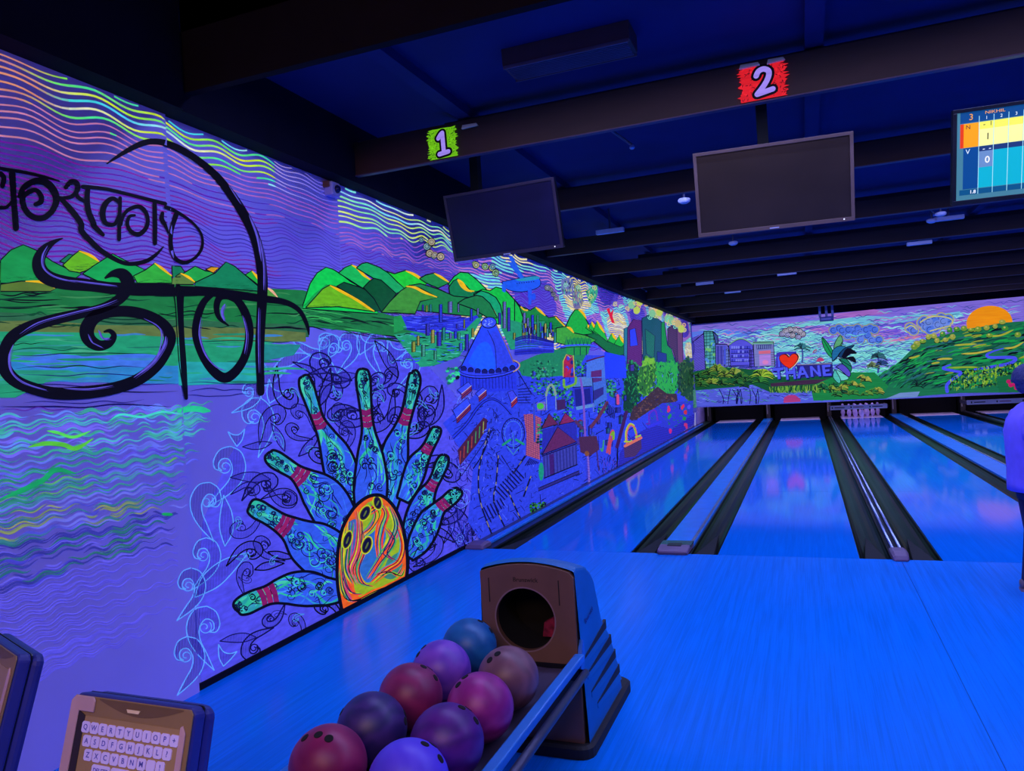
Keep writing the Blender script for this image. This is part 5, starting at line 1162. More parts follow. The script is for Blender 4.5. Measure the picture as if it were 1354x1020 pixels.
# modern house, gate, board and wall
cn.fill(N_((430, 185), (575, 175), (590, 330), (450, 350)), (40, 50, 190)); cn.fill(N_((455, 110), (575, 100), (580, 175), (440, 185)), (80, 125, 195)); cn.fill(N_((540, 0), (670, 0), (690, 275), (590, 330), (575, 120)), (62, 105, 205))
cn.fill(N_((570, 75), (650, 55), (650, 135), (580, 150)), (80, 40, 120)); cn.fill(N_((585, 210), (662, 180), (664, 235), (592, 285)), (45, 40, 130)); cn.stroke(N_((440, 105), (580, 95), (590, 330)), 1., BLK, sub=1); cn.stroke(N_((430, 185), (575, 175)), 1., BLK, sub=1)
for a, b, c_, d in (((445, 200), (495, 195), (500, 320), (455, 330)), ((515, 200), (560, 190), (570, 300), (525, 315))): cn.fill(N_(a, b, c_, d), (25, 28, 130))
cn.fill(N_((455, 330), (590, 305), (595, 330), (460, 355)), (90, 140, 200)); cn.stroke(N_((585, 300), (588, 365)), 1.6, (90, 110, 210), sub=1)
cn.stroke(N_((570, 480), (625, 410), (690, 300)), 4.4, (95, 45, 75), sub=1); cn.stroke(N_((455, 440), (500, 490)), 4, (80, 45, 90), sub=1)
cn.stroke(N_((490, 120), (510, 250), (520, 430), (525, 560)), 2.8, (120, 80, 190)); cn.stroke(N_((545, 690), (552, 800), (556, 900)), 2.4, (140, 110, 220))
for k in range(24): cn.stroke(N_((535, 700+k*8), (562, 698+k*8)), .5, (60, 30, 130), sub=1)
bd = N_((478, 555), (610, 548), (632, 650), (560, 700), (490, 670)); cn.fill(bd, (85, 45, 80)); cn.hatch(bd, 1.6, .6, (40, 18, 60), .5); cn.disc(*N_((538, 680))[0], 3, 3.4, (130, 75, 40)); cn.stroke(N_((612, 660), (630, 810)), 1.6, (60, 35, 90), sub=1)
cn.stroke(N_((690, 670), (700, 620), (720, 530), (735, 510), (735, 560), (715, 600), (708, 680)), 3, (190, 70, 95)); cn.stroke(N_((722, 540), (738, 520), (738, 570)), 3, (120, 170, 40)); cn.stroke(N_((770, 245), (772, 305)), 3.6, (210, 70, 130), sub=1); cn.stroke(N_((640, 640), (655, 660), (665, 580)), 2, (60, 150, 110))
for i in range(46):
    u, v = N_((rng.uniform(620, 770), rng.uniform(690, 810)))[0]; cn.stroke([(u, v), (u+rng.uniform(-2, 2), v+rng.uniform(2, 6))], .7, rng.choice([(15, 14, 80), (25, 20, 110), (90, 60, 190)]))
cn.stroke(N_((835, 370), (800, 500), (765, 630)), 4.5, (60, 22, 85)); cn.stroke(N_((770, 640), (765, 790)), 1.5, BLK, sub=1)
for i in range(8): cn.stroke(N_((690+i*9, 300+i*6), (686+i*8, 380+i*6)), .9, NAVY, sub=1)
# red banner, arch gate, sign
bn = M_((405, 880), (430, 820), (480, 830), (500, 900), (500, 1015), (405, 1015)); cn.fill(bn, (150, 30, 85)); 
for i in range(14): cn.disc(*M_((rng.uniform(410, 490), rng.uniform(850, 1010)))[0], 2.2, 3., rng.choice([(60, 60, 210), (180, 30, 70), (30, 30, 120)]), n=7)
cn.stroke(M_((405, 1010), (405, 880), (432, 822), (465, 850), (490, 830), (500, 1010)), 1.2, (190, 180, 70), sub=1); cn.stroke(N_((365, 130), (370, 180), (410, 175), (450, 155), (455, 110)), 3.4, (110, 170, 50))
cn.fill(M_((605, 890), (750, 835), (760, 1020), (600, 1020)), (70, 115, 215)); cn.stroke(M_((600, 880), (680, 855), (752, 838)), 1.6, (80, 20, 40), sub=1); cn.fill(M_((640, 965), (730, 950), (730, 1010), (640, 1015)), (90, 35, 110))
cn.fill(M_((760, 800), (930, 840), (940, 1020), (760, 1020)), (32, 62, 240))
cn.stroke(N_((232, 245), (245, 190), (268, 165), (292, 195), (302, 240)), 3, (130, 160, 140)); cn.fill(N_((160, 300), (225, 290), (225, 355), (165, 360)), (110, 105, 190)); cn.disc(*N_((188, 325))[0], 4.6, 4.2, (70, 190, 60)); cn.fill(N_((235, 255), (300, 250), (303, 350), (238, 355)), (45, 65, 220)); cn.fill(N_((310, 280), (375, 272), (378, 345), (315, 358)), (60, 30, 90))
for a, b in (((232, 250), (236, 355)), ((303, 245), (306, 350))): cn.stroke(N_(a, b), 1.3, (120, 140, 190), sub=1)
# steps on the left
for k in range(6): cn.stroke(N_((20, 200+k*20), (115, 190+k*22)), 1., NAVY, sub=1)
cn.stroke(N_((15, 60), (70, 150), (125, 240)), 1.2, NAVY, sub=1)
cn.build('painted_street', wall_left, 'painted street scene with a cone-roofed hall and red market roofs')

# ------------------------------------------------------------------ painted trees, towers and flower reflections at the far end of the wall
ft = Mural('L', 3.6)
def leaves(m, pts, n, cols, wmin, wmax, lmin, lmax, ang=PI/2, spread=.5):
    xs = [p[0] for p in pts]; ys = [p[1] for p in pts]
    def inside(x, y):
        r = False; j = len(pts)-1
        for i in range(len(pts)):
            if (pts[i][1] > y) != (pts[j][1] > y) and x < (pts[j][0]-pts[i][0])*(y-pts[i][1])/(pts[j][1]-pts[i][1])+pts[i][0]: r = not r
            j = i
        return r
    k = 0; t = 0
    while k < n and t < n*8:
        t += 1; x = rng.uniform(min(xs), max(xs)); y = rng.uniform(min(ys), max(ys))
        if not inside(x, y): continue
        a = ang+rng.uniform(-spread, spread); l = rng.uniform(lmin, lmax); k += 1
        m.stroke([(x-math.cos(a)*l/2, y-math.sin(a)*l/2), (x+rng.uniform(-.4, .4), y), (x+math.cos(a)*l/2, y+math.sin(a)*l/2)], rng.uniform(wmin, wmax), rng.choice(cols), sub=2, taper=True, cap=False)
for pts, c, l2 in ((O_((180, 400), (225, 380), (215, 780), (180, 800)), (40, 120, 150), None), (O_((215, 390), (270, 310), (350, 320), (355, 760), (210, 760)), (105, 40, 130), (60, 20, 90)), (O_((235, 410), (290, 395), (315, 560), (240, 570)), (45, 62, 235), None), (O_((355, 300), (450, 250), (560, 350), (560, 720), (365, 740)), (30, 95, 120), (15, 60, 70)),
                  (O_((385, 400), (480, 470), (470, 680), (395, 640)), (35, 130, 110), (10, 50, 60)), (O_((540, 345), (570, 330), (600, 560), (640, 600), (680, 740), (690, 1000), (590, 1000), (540, 700)), (20, 165, 80), (10, 90, 50)), (O_((600, 400), (640, 370), (690, 375), (700, 700), (690, 740), (650, 600), (605, 560)), (85, 55, 105), (40, 20, 60)), (O_((690, 360), (745, 400), (750, 760), (700, 740)), (105, 62, 110), None), (O_((500, 620), (590, 640), (600, 1000), (500, 1000)), (35, 50, 150), (20, 60, 110))):
    ft.fill(pts, c)
    if l2: ft.hatch(pts, 1.6, .6, l2, .3 if c[0] > 60 else -.6)
    ft.stroke(pts+[pts[0]], .8, (15, 20, 70), sub=1)
ft.lay += .00002
for pts, cols in ((O_((230, 720), (290, 740), (340, 860), (320, 1010), (195, 1010), (200, 860)), [(22, 110, 70), (30, 150, 90), (12, 60, 50), (40, 130, 80)]), (O_((330, 800), (390, 680), (470, 690), (490, 850), (470, 1010), (340, 1010)), [(80, 170, 40), (60, 150, 40), (120, 190, 50), (20, 80, 40)]), (O_((490, 750), (590, 740), (640, 700), (690, 760), (700, 960), (590, 1000), (500, 960)), [(25, 140, 80), (20, 100, 70), (40, 170, 70)]), (O_((700, 760), (800, 680), (850, 800), (840, 1010), (700, 1010)), [(35, 90, 45), (60, 110, 50), (20, 60, 60)]),
                  (P_((160, 150), (280, 100), (290, 300), (210, 430), (150, 380)), [(22, 110, 60), (30, 150, 70), (12, 60, 40)]), (P_((285, 40), (430, 0), (420, 230), (330, 280), (285, 220)), [(80, 170, 50), (110, 190, 50), (40, 110, 40)]), (P_((430, 0), (610, 0), (600, 200), (560, 340), (500, 240), (440, 200)), [(25, 140, 80), (20, 90, 90), (40, 170, 70)]), (P_((640, 0), (740, 0), (740, 340), (640, 260)), [(45, 90, 50), (70, 110, 50), (25, 70, 40)])):
    for i in range(len(pts)):
        a, b = pts[i], pts[(i+1) % len(pts)]
        for q in range(9):
            t = rng.random(); ft.disc(a[0]+(b[0]-a[0])*t+rng.uniform(-1.6, 1.6), a[1]+(b[1]-a[1])*t+rng.uniform(-1.6, 1.6), rng.uniform(1., 2.2), rng.uniform(1., 2.6), rng.choice(cols), n=6)
    ft.fill(pts, cols[2] if len(cols) > 2 else cols[0]); leaves(ft, pts, 95, cols+[(8, 30, 20)], .5, 1.5, 2, 6, PI/2, .7)
for pts, cols in ((P_((200, 480), (230, 380), (330, 300), (440, 200), (520, 260), (600, 260), (610, 320), (380, 400), (260, 480)), [(95, 70, 60), (130, 85, 70), (60, 40, 50), (70, 60, 90)]), (P_((360, 420), (480, 340), (620, 330), (740, 320), (740, 480), (560, 600), (470, 560), (360, 620)), [(20, 100, 95), (30, 120, 90), (45, 55, 200)]), (P_((740, 230), (880, 220), (1020, 225), (1020, 350), (900, 360), (745, 380)), [(40, 110, 80), (25, 90, 80), (70, 130, 100)])):
    ft.fill(pts, cols[2]); leaves(ft, pts, 120, cols, .5, 1.2, 2, 4, .2, .9)
pw = P_((120, 760), (200, 640), (400, 520), (560, 560), (760, 420), (740, 520), (560, 640), (380, 760), (100, 900)); ft.fill(pw, (48, 50, 205)); ft.hatch(pw, 1.7, .6, (22, 18, 110), -.15)
ft.fill(P_((155, 690), (300, 625), (305, 720), (250, 790), (160, 800)), (85, 55, 110)); ft.hatch(P_((155, 690), (300, 625), (305, 720), (250, 790), (160, 800)), 1.5, .5, (20, 14, 70), -.3)
ft.lay += .00002
ft.stroke(P_((180, 690), (178, 590), (205, 530), (240, 540), (258, 590), (262, 645)), 2.8, (205, 105, 95)); ft.stroke(P_((172, 670), (172, 580), (205, 515), (245, 530)), 1.8, (180, 200, 40)); ft.stroke(P_((155, 665), (215, 665), (220, 650)), 2., (170, 200, 40), sub=1); ft.stroke(P_((250, 630), (300, 610)), 2, (170, 200, 40), sub=1); ft.stroke(P_((165, 702), (300, 632)), 3.6, (215, 110, 90), sub=1); ft.stroke(P_((240, 545), (258, 600)), 2, (140, 180, 40), sub=1)
ft.stroke(P_((370, 520), (368, 440), (395, 405), (425, 410), (440, 490)), 2.2, (95, 40, 190)); ft.stroke(P_((365, 540), (465, 500)), 4, (50, 50, 220), sub=1); ft.stroke(P_((340, 515), (370, 515)), 1.5, (95, 30, 160), sub=1)
for x, y, c in ((537, 390, (215, 40, 110)), (545, 570, (200, 40, 130)), (650, 370, (220, 45, 80)), (672, 420, (200, 50, 60)), (703, 365, (80, 80, 235)), (680, 530, (190, 50, 120)), (540, 450, (30, 140, 80)), (668, 470, (30, 140, 70))):
    for k in range(3): ft.disc(*P_((x+rng.uniform(-8, 8), y+rng.uniform(-14, 14)))[0], 1.6, 2.6, c, n=8)
ft.stroke(P_((757, 420), (757, 535)), 1.4, (150, 150, 200), sub=1)
ft.build('painted_far_trees', wall_left, 'painted trees, towers and flower beds')

# clouds, plane and figures in the painted sky
cl = Mural('L', 3.6)
def cloud(m, pts, rad, cfill, cline, seed):
    rg = random.Random(seed)
    for x, y, r in [(x+rg.uniform(-rad*.3, rad*.3), y+rg.uniform(-rad*.3, rad*.3), rad*rg.uniform(.55, 1.1)) for x, y in pts for _ in range(3)]:
        m.disc(x, y, r*1.15, r*1.25, BLK, n=12); m.disc(x, y, r, r, rg.choice(cfill), n=12); m.ring(x, y, r*.6, r*.6, .8, rg.choice(cline), n=10); m.disc(x, y, r*.25, r*.25, rg.choice(cfill), n=8)
cloud(cl, E_((670, 410), (700, 450), (725, 430), (710, 490), (740, 500), (770, 505)), 4.2, [(150, 170, 150), (190, 175, 140), (120, 165, 180)], [NAVY, (40, 50, 90)], 3)
cloud(cl, [(628, 350), (640, 352), (650, 354), (655, 362)], 4, [(150, 190, 130), (110, 170, 190), (190, 190, 120)], [NAVY], 4)
cloud(cl, M_((280, 260), (310, 280), (330, 310), (345, 350)), 3, [(180, 170, 150), (150, 160, 170)], [NAVY], 5)
for pts, c in ((M_((395, 190), (485, 185), (490, 300), (400, 310)), (110, 120, 180)), (M_((500, 240), (540, 230), (580, 380), (520, 410)), (150, 150, 110)), (M_((600, 290), (690, 235), (695, 330), (640, 400)), (60, 170, 130)), (M_((485, 300), (560, 300), (560, 420), (500, 430)), (120, 110, 150))):
    cl.fill(pts, c, smooth=True); leaves(cl, pts, 30, [BLK, (190, 200, 110), (60, 90, 160), (90, 200, 160)], .6, 1.1, 3, 6)
for x, y in ((540, 250), (560, 330), (670, 260), (640, 330), (430, 240), (850, 400), (895, 420)): cl.spiral(*M_((x, y))[0], .5, 3.4, 1.6, x, .8, rng.choice([(220, 220, 120), (150, 230, 190)]))
cl.fill(M_((775, 440), (800, 430), (810, 470), (835, 440), (825, 500), (845, 560), (820, 555), (800, 500)), (225, 25, 60))
for a in ((250, 170), (330, 140), (430, 120), (520, 240), (450, 250), (600, 300), (640, 320), (700, 350), (730, 400), (300, 220)):
    (u, v), = O_(a); 
    for k in range(3): cl.spiral(u+rng.uniform(-6, 6), v+rng.uniform(-6, 6), .6, 3.2, 1.4, rng.uniform(0, 6), 1., rng.choice([(230, 215, 120), (200, 220, 140), (120, 220, 190), (240, 190, 120)]))
    cl.fill([(u-4, v-2), (u+1, v-5), (u+5, v), (u+2, v+5), (u-3, v+4)], rng.choice([(200, 180, 120), (190, 210, 90), (130, 200, 150)]), smooth=True)
pl = M_((-110, 210), (60, 175), (180, 160), (215, 195), (215, 240), (170, 270), (60, 295), (-60, 275)); cl.fill(pl, (32, 92, 240), smooth=True); cl.stroke(pl+[pl[0]], 1., NAVY, sub=3); cl.fill(M_((0, 190), (100, 172), (185, 162), (205, 185), (60, 205)), (40, 150, 190), smooth=True)
cl.fill(M_((-60, 40), (0, 50), (80, 170), (50, 185), (-10, 110)), (36, 96, 235)); cl.fill(M_((110, 260), (145, 250), (140, 400), (118, 405)), (36, 86, 235)); cl.disc(*M_((160, 335))[0], 3, 4.5, (30, 80, 235)); cl.fill(M_((-110, 230), (-60, 220), (-80, 300), (-105, 290)), (36, 96, 235)); cl.fill(M_((-50, 0), (-20, -10), (30, 90), (0, 100)), (36, 96, 235))
for k in range(8): cl.disc(*M_((20+k*20, 222-k*2))[0], .8, .8, NAVY, n=6)
cl.build('painted_clouds_and_plane', wall_left, 'painted blue aeroplane among curly clouds')

# ------------------------------------------------------------------ filigree of curls round the bowling pins
LBL = (95, 165, 250)
OUT_ = [(0, -1.), (.62, -.82), (1., -.15), (.88, .62), (.35, 1.3), (-.55, 2.0)]
IN_ = [(-.55, 2.0), (-.1, 1.2), (.25, .62), (.34, .05), (.05, -.38), (-.34, -.3), (-.42, .05), (-.18, .2)]
BACK = [(-.18, .2), (-.55, .18), (-.72, -.2), (-.5, -.75), (0, -1.)]
def curl(m, u, v, r, ang, flip, col, w, hcol=None, kind=0, sx=.8):
    ca, sa = math.cos(ang), math.sin(ang)
    def T(p):
        x, y = p[0]*flip*sx, p[1]; return (u+r*(x*ca-y*sa), v+r*(x*sa+y*ca))
    if kind == 0:
        path = cat([T(p) for p in OUT_], 5) + cat([T(p) for p in IN_], 5) + cat([T(p) for p in BACK], 4)
    elif kind == 1:   # leaf
        path = cat([T(p) for p in ((-.5, 1.3), (-.7, .4), (-.3, -.6), (.5, -1.4))], 5)+cat([T(p) for p in ((.5, -1.4), (.35, -.3), (.1, .5), (-.5, 1.3))], 5)
    elif kind == 2:   # spur with a concave top
        path = cat([T(p) for p in ((-.9, -.9), (-.3, -.35), (.4, -.3), (1., -.6))], 4)+cat([T(p) for p in ((1., -.6), (.6, .1), (0, .9))], 4)+cat([T(p) for p in ((0, .9), (-.6, .2), (-.9, -.9))], 4)
    pts = [(p[0], p[1]) for p in path]
    if hcol: m.hatch(pts, 2.1, .55, hcol, PI/2-.04)
    m.stroke(pts, w, col, sub=1, cap=False)
    if kind == 0 and r > 9: m.spiral(u-r*.05*ca, v-r*.05*sa, r*.08, r*.34, 1.3, ang+1, w*.8, col, dirn=flip)
fg = Mural('L', .4)
fg.fill([(266, 908), (262, 760), (268, 690), (300, 610), (350, 520), (400, 470), (450, 447), (510, 452), (560, 478), (600, 520), (640, 600), (640, 700), (618, 722), (450, 812)], (80, 78, 224), smooth=False)
outer = [(338, 552, 24, -.3, 1, 0), (299, 618, 26, .2, 1, 0), (275, 664, 24, .1, -1, 0), (357, 496, 17, .5, -1, 2), (330, 520, 16, .5, 1, 0), (386, 478, 17, .9, 1, 1), (427, 455, 20, 1.5, 1, 0),
         (440, 462, 18, 0., -1, 0), (459, 458, 17, .1, 1, 0), (481, 456, 15, .4, 1, 2), (500, 460, 18, .1, -1, 0), (522, 466, 16, .3, 1, 2), (540, 482, 16, .2, 1, 0), (270, 735, 22, .1, 1, 0), (296, 690, 22, .3, -1, 1), (292, 762, 30, .55, 1, 1),
         (272, 830, 26, .05, -1, 0), (250, 775, 22, .1, 1, 0), (247, 868, 24, .0, 1, 0), (298, 868, 14, .2, 1, 2), (313, 579, 12, 0, -1, 2), (362, 520, 15, .4, 1, 2)]
for u, v, r, a, f, k in outer: curl(fg, u, v, r*1.08, a, f, LBL, 1.35, (30, 25, 130), k, sx=.9)
inner = G_((770, 215), (850, 300), (770, 340), (860, 480), (570, 375), (500, 505), (610, 570), (685, 645), (410, 645), (520, 610), (375, 830), (450, 860), (560, 930), (700, 300), (640, 480), (740, 700)) + \
        H_((60, 290), (70, 480), (150, 490), (110, 580), (345, 275), (385, 360), (295, 400), (375, 515), (290, 500), (530, 490), (560, 400), (510, 560), (40, 380), (330, 190), (270, 300), (560, 470), (600, 760), (660, 800), (480, 420)) + \
        I_((330, 30), (500, 70), (400, 300), (480, 340), (310, 430), (330, 330), (430, 650), (550, 670), (275, 750), (345, 790), (690, 600), (290, 210), (420, 400)) + J_((720, 300), (700, 370), (820, 330), (570, 520), (640, 440), (760, 230), (860, 360), (780, 400))
for i, (u, v) in enumerate(inner):
    curl(fg, u, v, rng.uniform(13, 21), rng.uniform(-2.6, 2.6), rng.choice((-1, 1)), rng.choice([NAVY, BLK, (14, 10, 80)]), rng.uniform(1.1, 2.), (34, 28, 140), rng.choice((0, 0, 0, 0, 1)))
    if rng.random() < .45: curl(fg, u+rng.uniform(-9, 9), v+rng.uniform(-9, 9), rng.uniform(5, 8), rng.uniform(-3, 3), 1, rng.choice([(70, 150, 210), NAVY]), .8, None, 0)
for i in range(40):      # blue curls between the pins and the street
    u = rng.uniform(585, 650); v = rng.uniform(520, 725)
    if u < 600 and v > 560: u += 20
    if v > 690 and u > 640: continue
    fg.spiral(u, v, 1.5, rng.uniform(6, 12), rng.uniform(1.2, 2.), rng.uniform(0, 6), .8, rng.choice([(95, 135, 255), (20, 20, 130), (25, 30, 150)]), sy=1.3, dirn=rng.choice((-1, 1)))
fg.build('painted_filigree', wall_left, 'painted hatched curls in pale and navy blue')

# ------------------------------------------------------------------ bowling pins and bowling ball
PINK = [2.2]
def pin(name, cl, band, seed):
    """cl: centre line with half widths (u, v, half width); band: (t0, t1) of the red collar"""
    rg = random.Random(seed); PINK[0] += .32; m = Mural('L', PINK[0]); C3 = cat(cl, 8); n = len(C3)
    P2 = [Vector((p.x, p.y)) for p in C3]; hw = [max(.4, p.z) for p in C3]
    Lp, Rp = ribbon2(P2, [2*h for h in hw]); poly = [(p.x, p.y) for p in Lp]+[(p.x, p.y) for p in reversed(Rp)]
    nn = len(P2)
    for i in range(nn-1):
        t = i/nn; c = mixc((50, 185, 150), (50, 90, 222), min(1, max(0, (t-.12)/.45)))
        m.mb.add([m.P(*m.m(p.x, p.y)) for p in (Lp[i], Lp[i+1], Rp[i+1], Rp[i])], [(0, 1, 2, 3)], lin(c))
    m.lay += .00002
    def at(t, s):
        f = t*(n-1); i = min(int(f), n-2); k = f-i; a = Lp[i].lerp(Lp[i+1], k); b = Rp[i].lerp(Rp[i+1], k); q = (a+b)/2+(a-b)/2*s; return (q.x, q.y)
    aq = [(45, 190, 150), (40, 165, 160), (45, 150, 205), (70, 205, 165), (55, 115, 235), (70, 140, 230)]
    for i in range(30):
        t0 = rg.uniform(.02, .85); t1 = min(.99, t0+rg.uniform(.08, .3)); s0 = rg.uniform(-.8, .8); b = rg.uniform(-.5, .5); ph = rg.uniform(0, 6)
        pts = [at(t0+(t1-t0)*k/7, max(-.9, min(.9, s0+b*math.sin(ph+k*.6)))) for k in range(8)]
        hi = t0 < .35 or rg.random() < .35
        m.stroke(pts, rg.uniform(1.6, 4.6) if hi else rg.uniform(1, 2.4), rg.choice(aq[:4] if hi else aq), taper=True, cap=False)
    m.lay += .00002
    for i in range(16):
        t0 = rg.uniform(.02, .88); t1 = min(.99, t0+rg.uniform(.05, .22)); s0 = rg.uniform(-.85, .85); b = rg.uniform(-.4, .4); ph = rg.uniform(0, 6)
        pts = [at(t0+(t1-t0)*k/7, max(-.9, min(.9, s0+b*math.sin(ph+k*.7)))) for k in range(8)]
        m.stroke(pts, rg.uniform(.6, 1.5), rg.choice([NAVY, BLK, (15, 20, 110)]), taper=True, cap=False)
    for i in range(34):
        t = rg.uniform(.08, .93); f = int(t*(n-1)); r = hw[f]*rg.uniform(.2, .42); q = at(t, rg.uniform(-.52, .52)); a0 = rg.uniform(0, 6); dn = rg.choice((-1, 1))
        for j in range(rg.choice((1, 2, 3))): m.spiral(q[0]+j*.9, q[1]+j*.7, .5+j*1.1, r*(1-.12*j), rg.uniform(.7, 1.5), a0, rg.uniform(.7, 1.4), rg.choice([NAVY, BLK, (15, 30, 110), (60, 200, 190)] if j else [NAVY, BLK]), dirn=dn)
    m.lay += .00002
    if band:
        for j in range(3):
            a0 = band[0]+(band[1]-band[0])*j/3; a1 = a0+(band[1]-band[0])*.30
            m.fill([at(a0, -.98), at(a0+.008, -.4), at(a0+.012, 0), at(a0+.008, .4), at(a0, .98), at(a1, .98), at(a1+.008, .4), at(a1+.012, 0), at(a1+.008, -.4), at(a1, -.98)], (125, 22, 92) if j != 1 else (150, 28, 95))
    m.stroke(poly+[poly[0]], 3.6, BLK, sub=1, cap=False)
    return m.build(name, wall_left)
pin('painted_bowling_pin', [(401, 497, 2), (402, 500, 7), (405, 512, 9.5), (411, 530, 8.8), (420, 555, 8), (431, 576, 12), (442, 598, 19), (450, 622, 22), (456, 650, 20), (462, 690, 14)], (.40, .50), 1)
pin('painted_bowling_pin', [(546, 491, 2), (547, 494, 6), (547, 505, 8.5), (543, 525, 8), (537, 548, 7.5), (530, 568, 10), (523, 592, 16.5), (520, 618, 18), (517, 640, 17), (510, 680, 12)], (.40, .52), 2)
pin('painted_bowling_pin', [(578, 565, 2.1), (577, 568, 6.2), (573, 577, 7.3), (567, 589, 7.3), (561, 599, 8.8), (552, 613, 13.2), (546, 630, 13.8), (540, 645, 12.1), (532, 662, 8.8)], (.36, .50), 3)
pin('painted_bowling_pin', [(588, 602, 2.1), (587, 605, 6.2), (583, 615, 8.3), (577, 630, 7.3), (570, 643, 7.8), (562, 657, 12.6), (554, 678, 16.1), (547, 700, 14.9), (540, 725, 10.3)], (.42, .55), 4)
pin('painted_bowling_pin', [(608, 648, 2.1), (606, 650, 6.2), (599, 656, 8.8), (590, 664, 8.8), (580, 672, 9.4), (569, 686, 14.9), (560, 705, 16.1), (551, 722, 13.8), (541, 738, 5.8)], (.36, .50), 5)
pin('painted_bowling_pin', [(479, 488, 2), (479, 491, 7), (479.5, 503, 9.5), (481.5, 525, 8.5), (484, 550, 7.5), (486.5, 572, 9), (488.5, 598, 16), (489.5, 628, 21), (489, 652, 22), (488, 690, 18)], (.40, .52), 6)
pin('painted_bowling_pin', [(353, 600, 2.1), (355, 602, 8.3), (363, 608, 11.4), (376, 616, 10.9), (390, 625, 10.4), (403, 635, 15.9), (418, 648, 24.4), (432, 664, 28.1), (446, 690, 26.8), (455, 715, 19.5)], (.42, .55), 7)
pin('painted_bowling_pin', [(329, 668, 2.1), (331, 669, 9.4), (340, 674, 12.5), (354, 682, 12.0), (370, 692, 13.0), (386, 702, 18.4), (404, 716, 29.9), (422, 728, 34.5), (440, 742, 34.5), (455, 755, 29.9)], (.42, .53), 8)
pin('painted_bowling_pin', [(310, 806, 2.1), (313, 804, 9.4), (323, 800, 13.0), (338, 793, 13.0), (354, 787, 12.5), (370, 782, 16.8), (388, 779, 21.6), (408, 779, 22.8), (428, 782, 19.2), (448, 782, 14.4)], (.36, .52), 9)
# ball
bl = Mural('L', PINK[0]+.5)
edge = J_((135, 812), (112, 690), (105, 600), (108, 480), (125, 370), (155, 290), (205, 215), (265, 165), (320, 148), (370, 160), (425, 215), (465, 300), (488, 390), (499, 480), (501, 560), (492, 632))
es = cat(edge, 5); ep = [(p.x, p.y) for p in es]
bl.fill(ep, (235, 95, 25))
bl.lay += .00002
bl.fill(J_((215, 260), (300, 180), (400, 230), (450, 340), (470, 470), (460, 600), (380, 650), (230, 720), (200, 600), (260, 470), (215, 370)), (150, 180, 25), smooth=True)
bl.lay += .00002
bl.fill(J_((260, 340), (330, 290), (380, 370), (350, 480), (330, 600), (270, 640), (230, 560), (255, 450)), (45, 105, 190), smooth=True)
bl.fill(J_((170, 300), (215, 290), (215, 420), (180, 520), (165, 420)), (60, 100, 170), smooth=True)
bl.fill(J_((390, 510), (460, 470), (470, 560), (420, 620), (360, 600)), (60, 130, 110), smooth=True)
bl.lay += .00002
bc = [(245, 85, 15), (250, 130, 25), (215, 205, 30), (140, 200, 30), (60, 150, 170), (235, 60, 50), (70, 170, 90), (200, 70, 120)]
flow = [((150, 320), (130, 450), (140, 600), (180, 690), (230, 700)), ((190, 300), (170, 420), (160, 560), (200, 650)), ((240, 330), (250, 450), (215, 560), (240, 640), (300, 660)), ((300, 180), (330, 260), (300, 330), (240, 380)), ((340, 170), (380, 250), (350, 330), (340, 420), (350, 520)),
        ((400, 210), (440, 320), (400, 420), (380, 480), (440, 520)), ((450, 320), (480, 430), (450, 520), (380, 570), (300, 640)), ((380, 330), (420, 400), (370, 480), (330, 540), (280, 620)), ((130, 640), (160, 730), (230, 740), (330, 690), (470, 640)), ((120, 560), (140, 680), (180, 750)), ((220, 240), (230, 330), (220, 460), (180, 560), (200, 610)), ((330, 600), (400, 580), (450, 600), (480, 560)), ((270, 250), (320, 220), (350, 190))]
for i, f_ in enumerate(flow):
    for k in range(6):
        o = (k-2.5)*7; pts = [(x+o+rng.uniform(-4, 4), y+o*.35+rng.uniform(-4, 4)) for x, y in f_]
        pts = J_(*[(min(485, max(118, x)), min(max(y, 190), 790-(max(118, x)-118)*.43)) for x, y in pts])
        bl.stroke(pts, rng.uniform(1., 3.0), bc[(i*2+k) % len(bc)] if rng.random() < .8 else rng.choice(bc), taper=True, cap=False)
bl.lay += .00002
for f_ in flow:
    for o in (-9, 10):
        pts = J_(*[(min(485, max(118, x+o+rng.uniform(-6, 6))), min(max(y+o*.3, 190), 785-(max(118, x)-118)*.43)) for x, y in f_]); bl.stroke(pts, rng.uniform(.8, 1.6), rng.choice([NAVY, BLK, (20, 30, 90)]), taper=True, cap=False)
bl.lay += .00002
for (x, y, rx, ry, ro) in ((262, 250, 5.2, 9.5, .5), (163, 400, 4.4, 11, .3), (272, 430, 5.4, 10.5, .3), (333, 192, 4.6, 8, -.2)):
    (u, v), = J_((x, y)); bl.disc(u, v, rx+2.2, ry+2.2, (190, 205, 30), rot=ro); bl.disc(u, v, rx+.6, ry+.6, (70, 60, 20), rot=ro); bl.disc(u, v, rx-.6, ry-.8, (14, 12, 50), rot=ro)
    bl.stroke([(u-rx*.4, v+ry*.5), (u, v+ry*.1), (u+rx*.4, v-ry*.4)], 2.2, (90, 110, 40), taper=True)
bl.stroke(ep, 4.6, BLK, sub=1, cap=False)
bl.build('painted_bowling_ball', wall_left, 'painted orange and lime bowling ball with swirled finger holes')

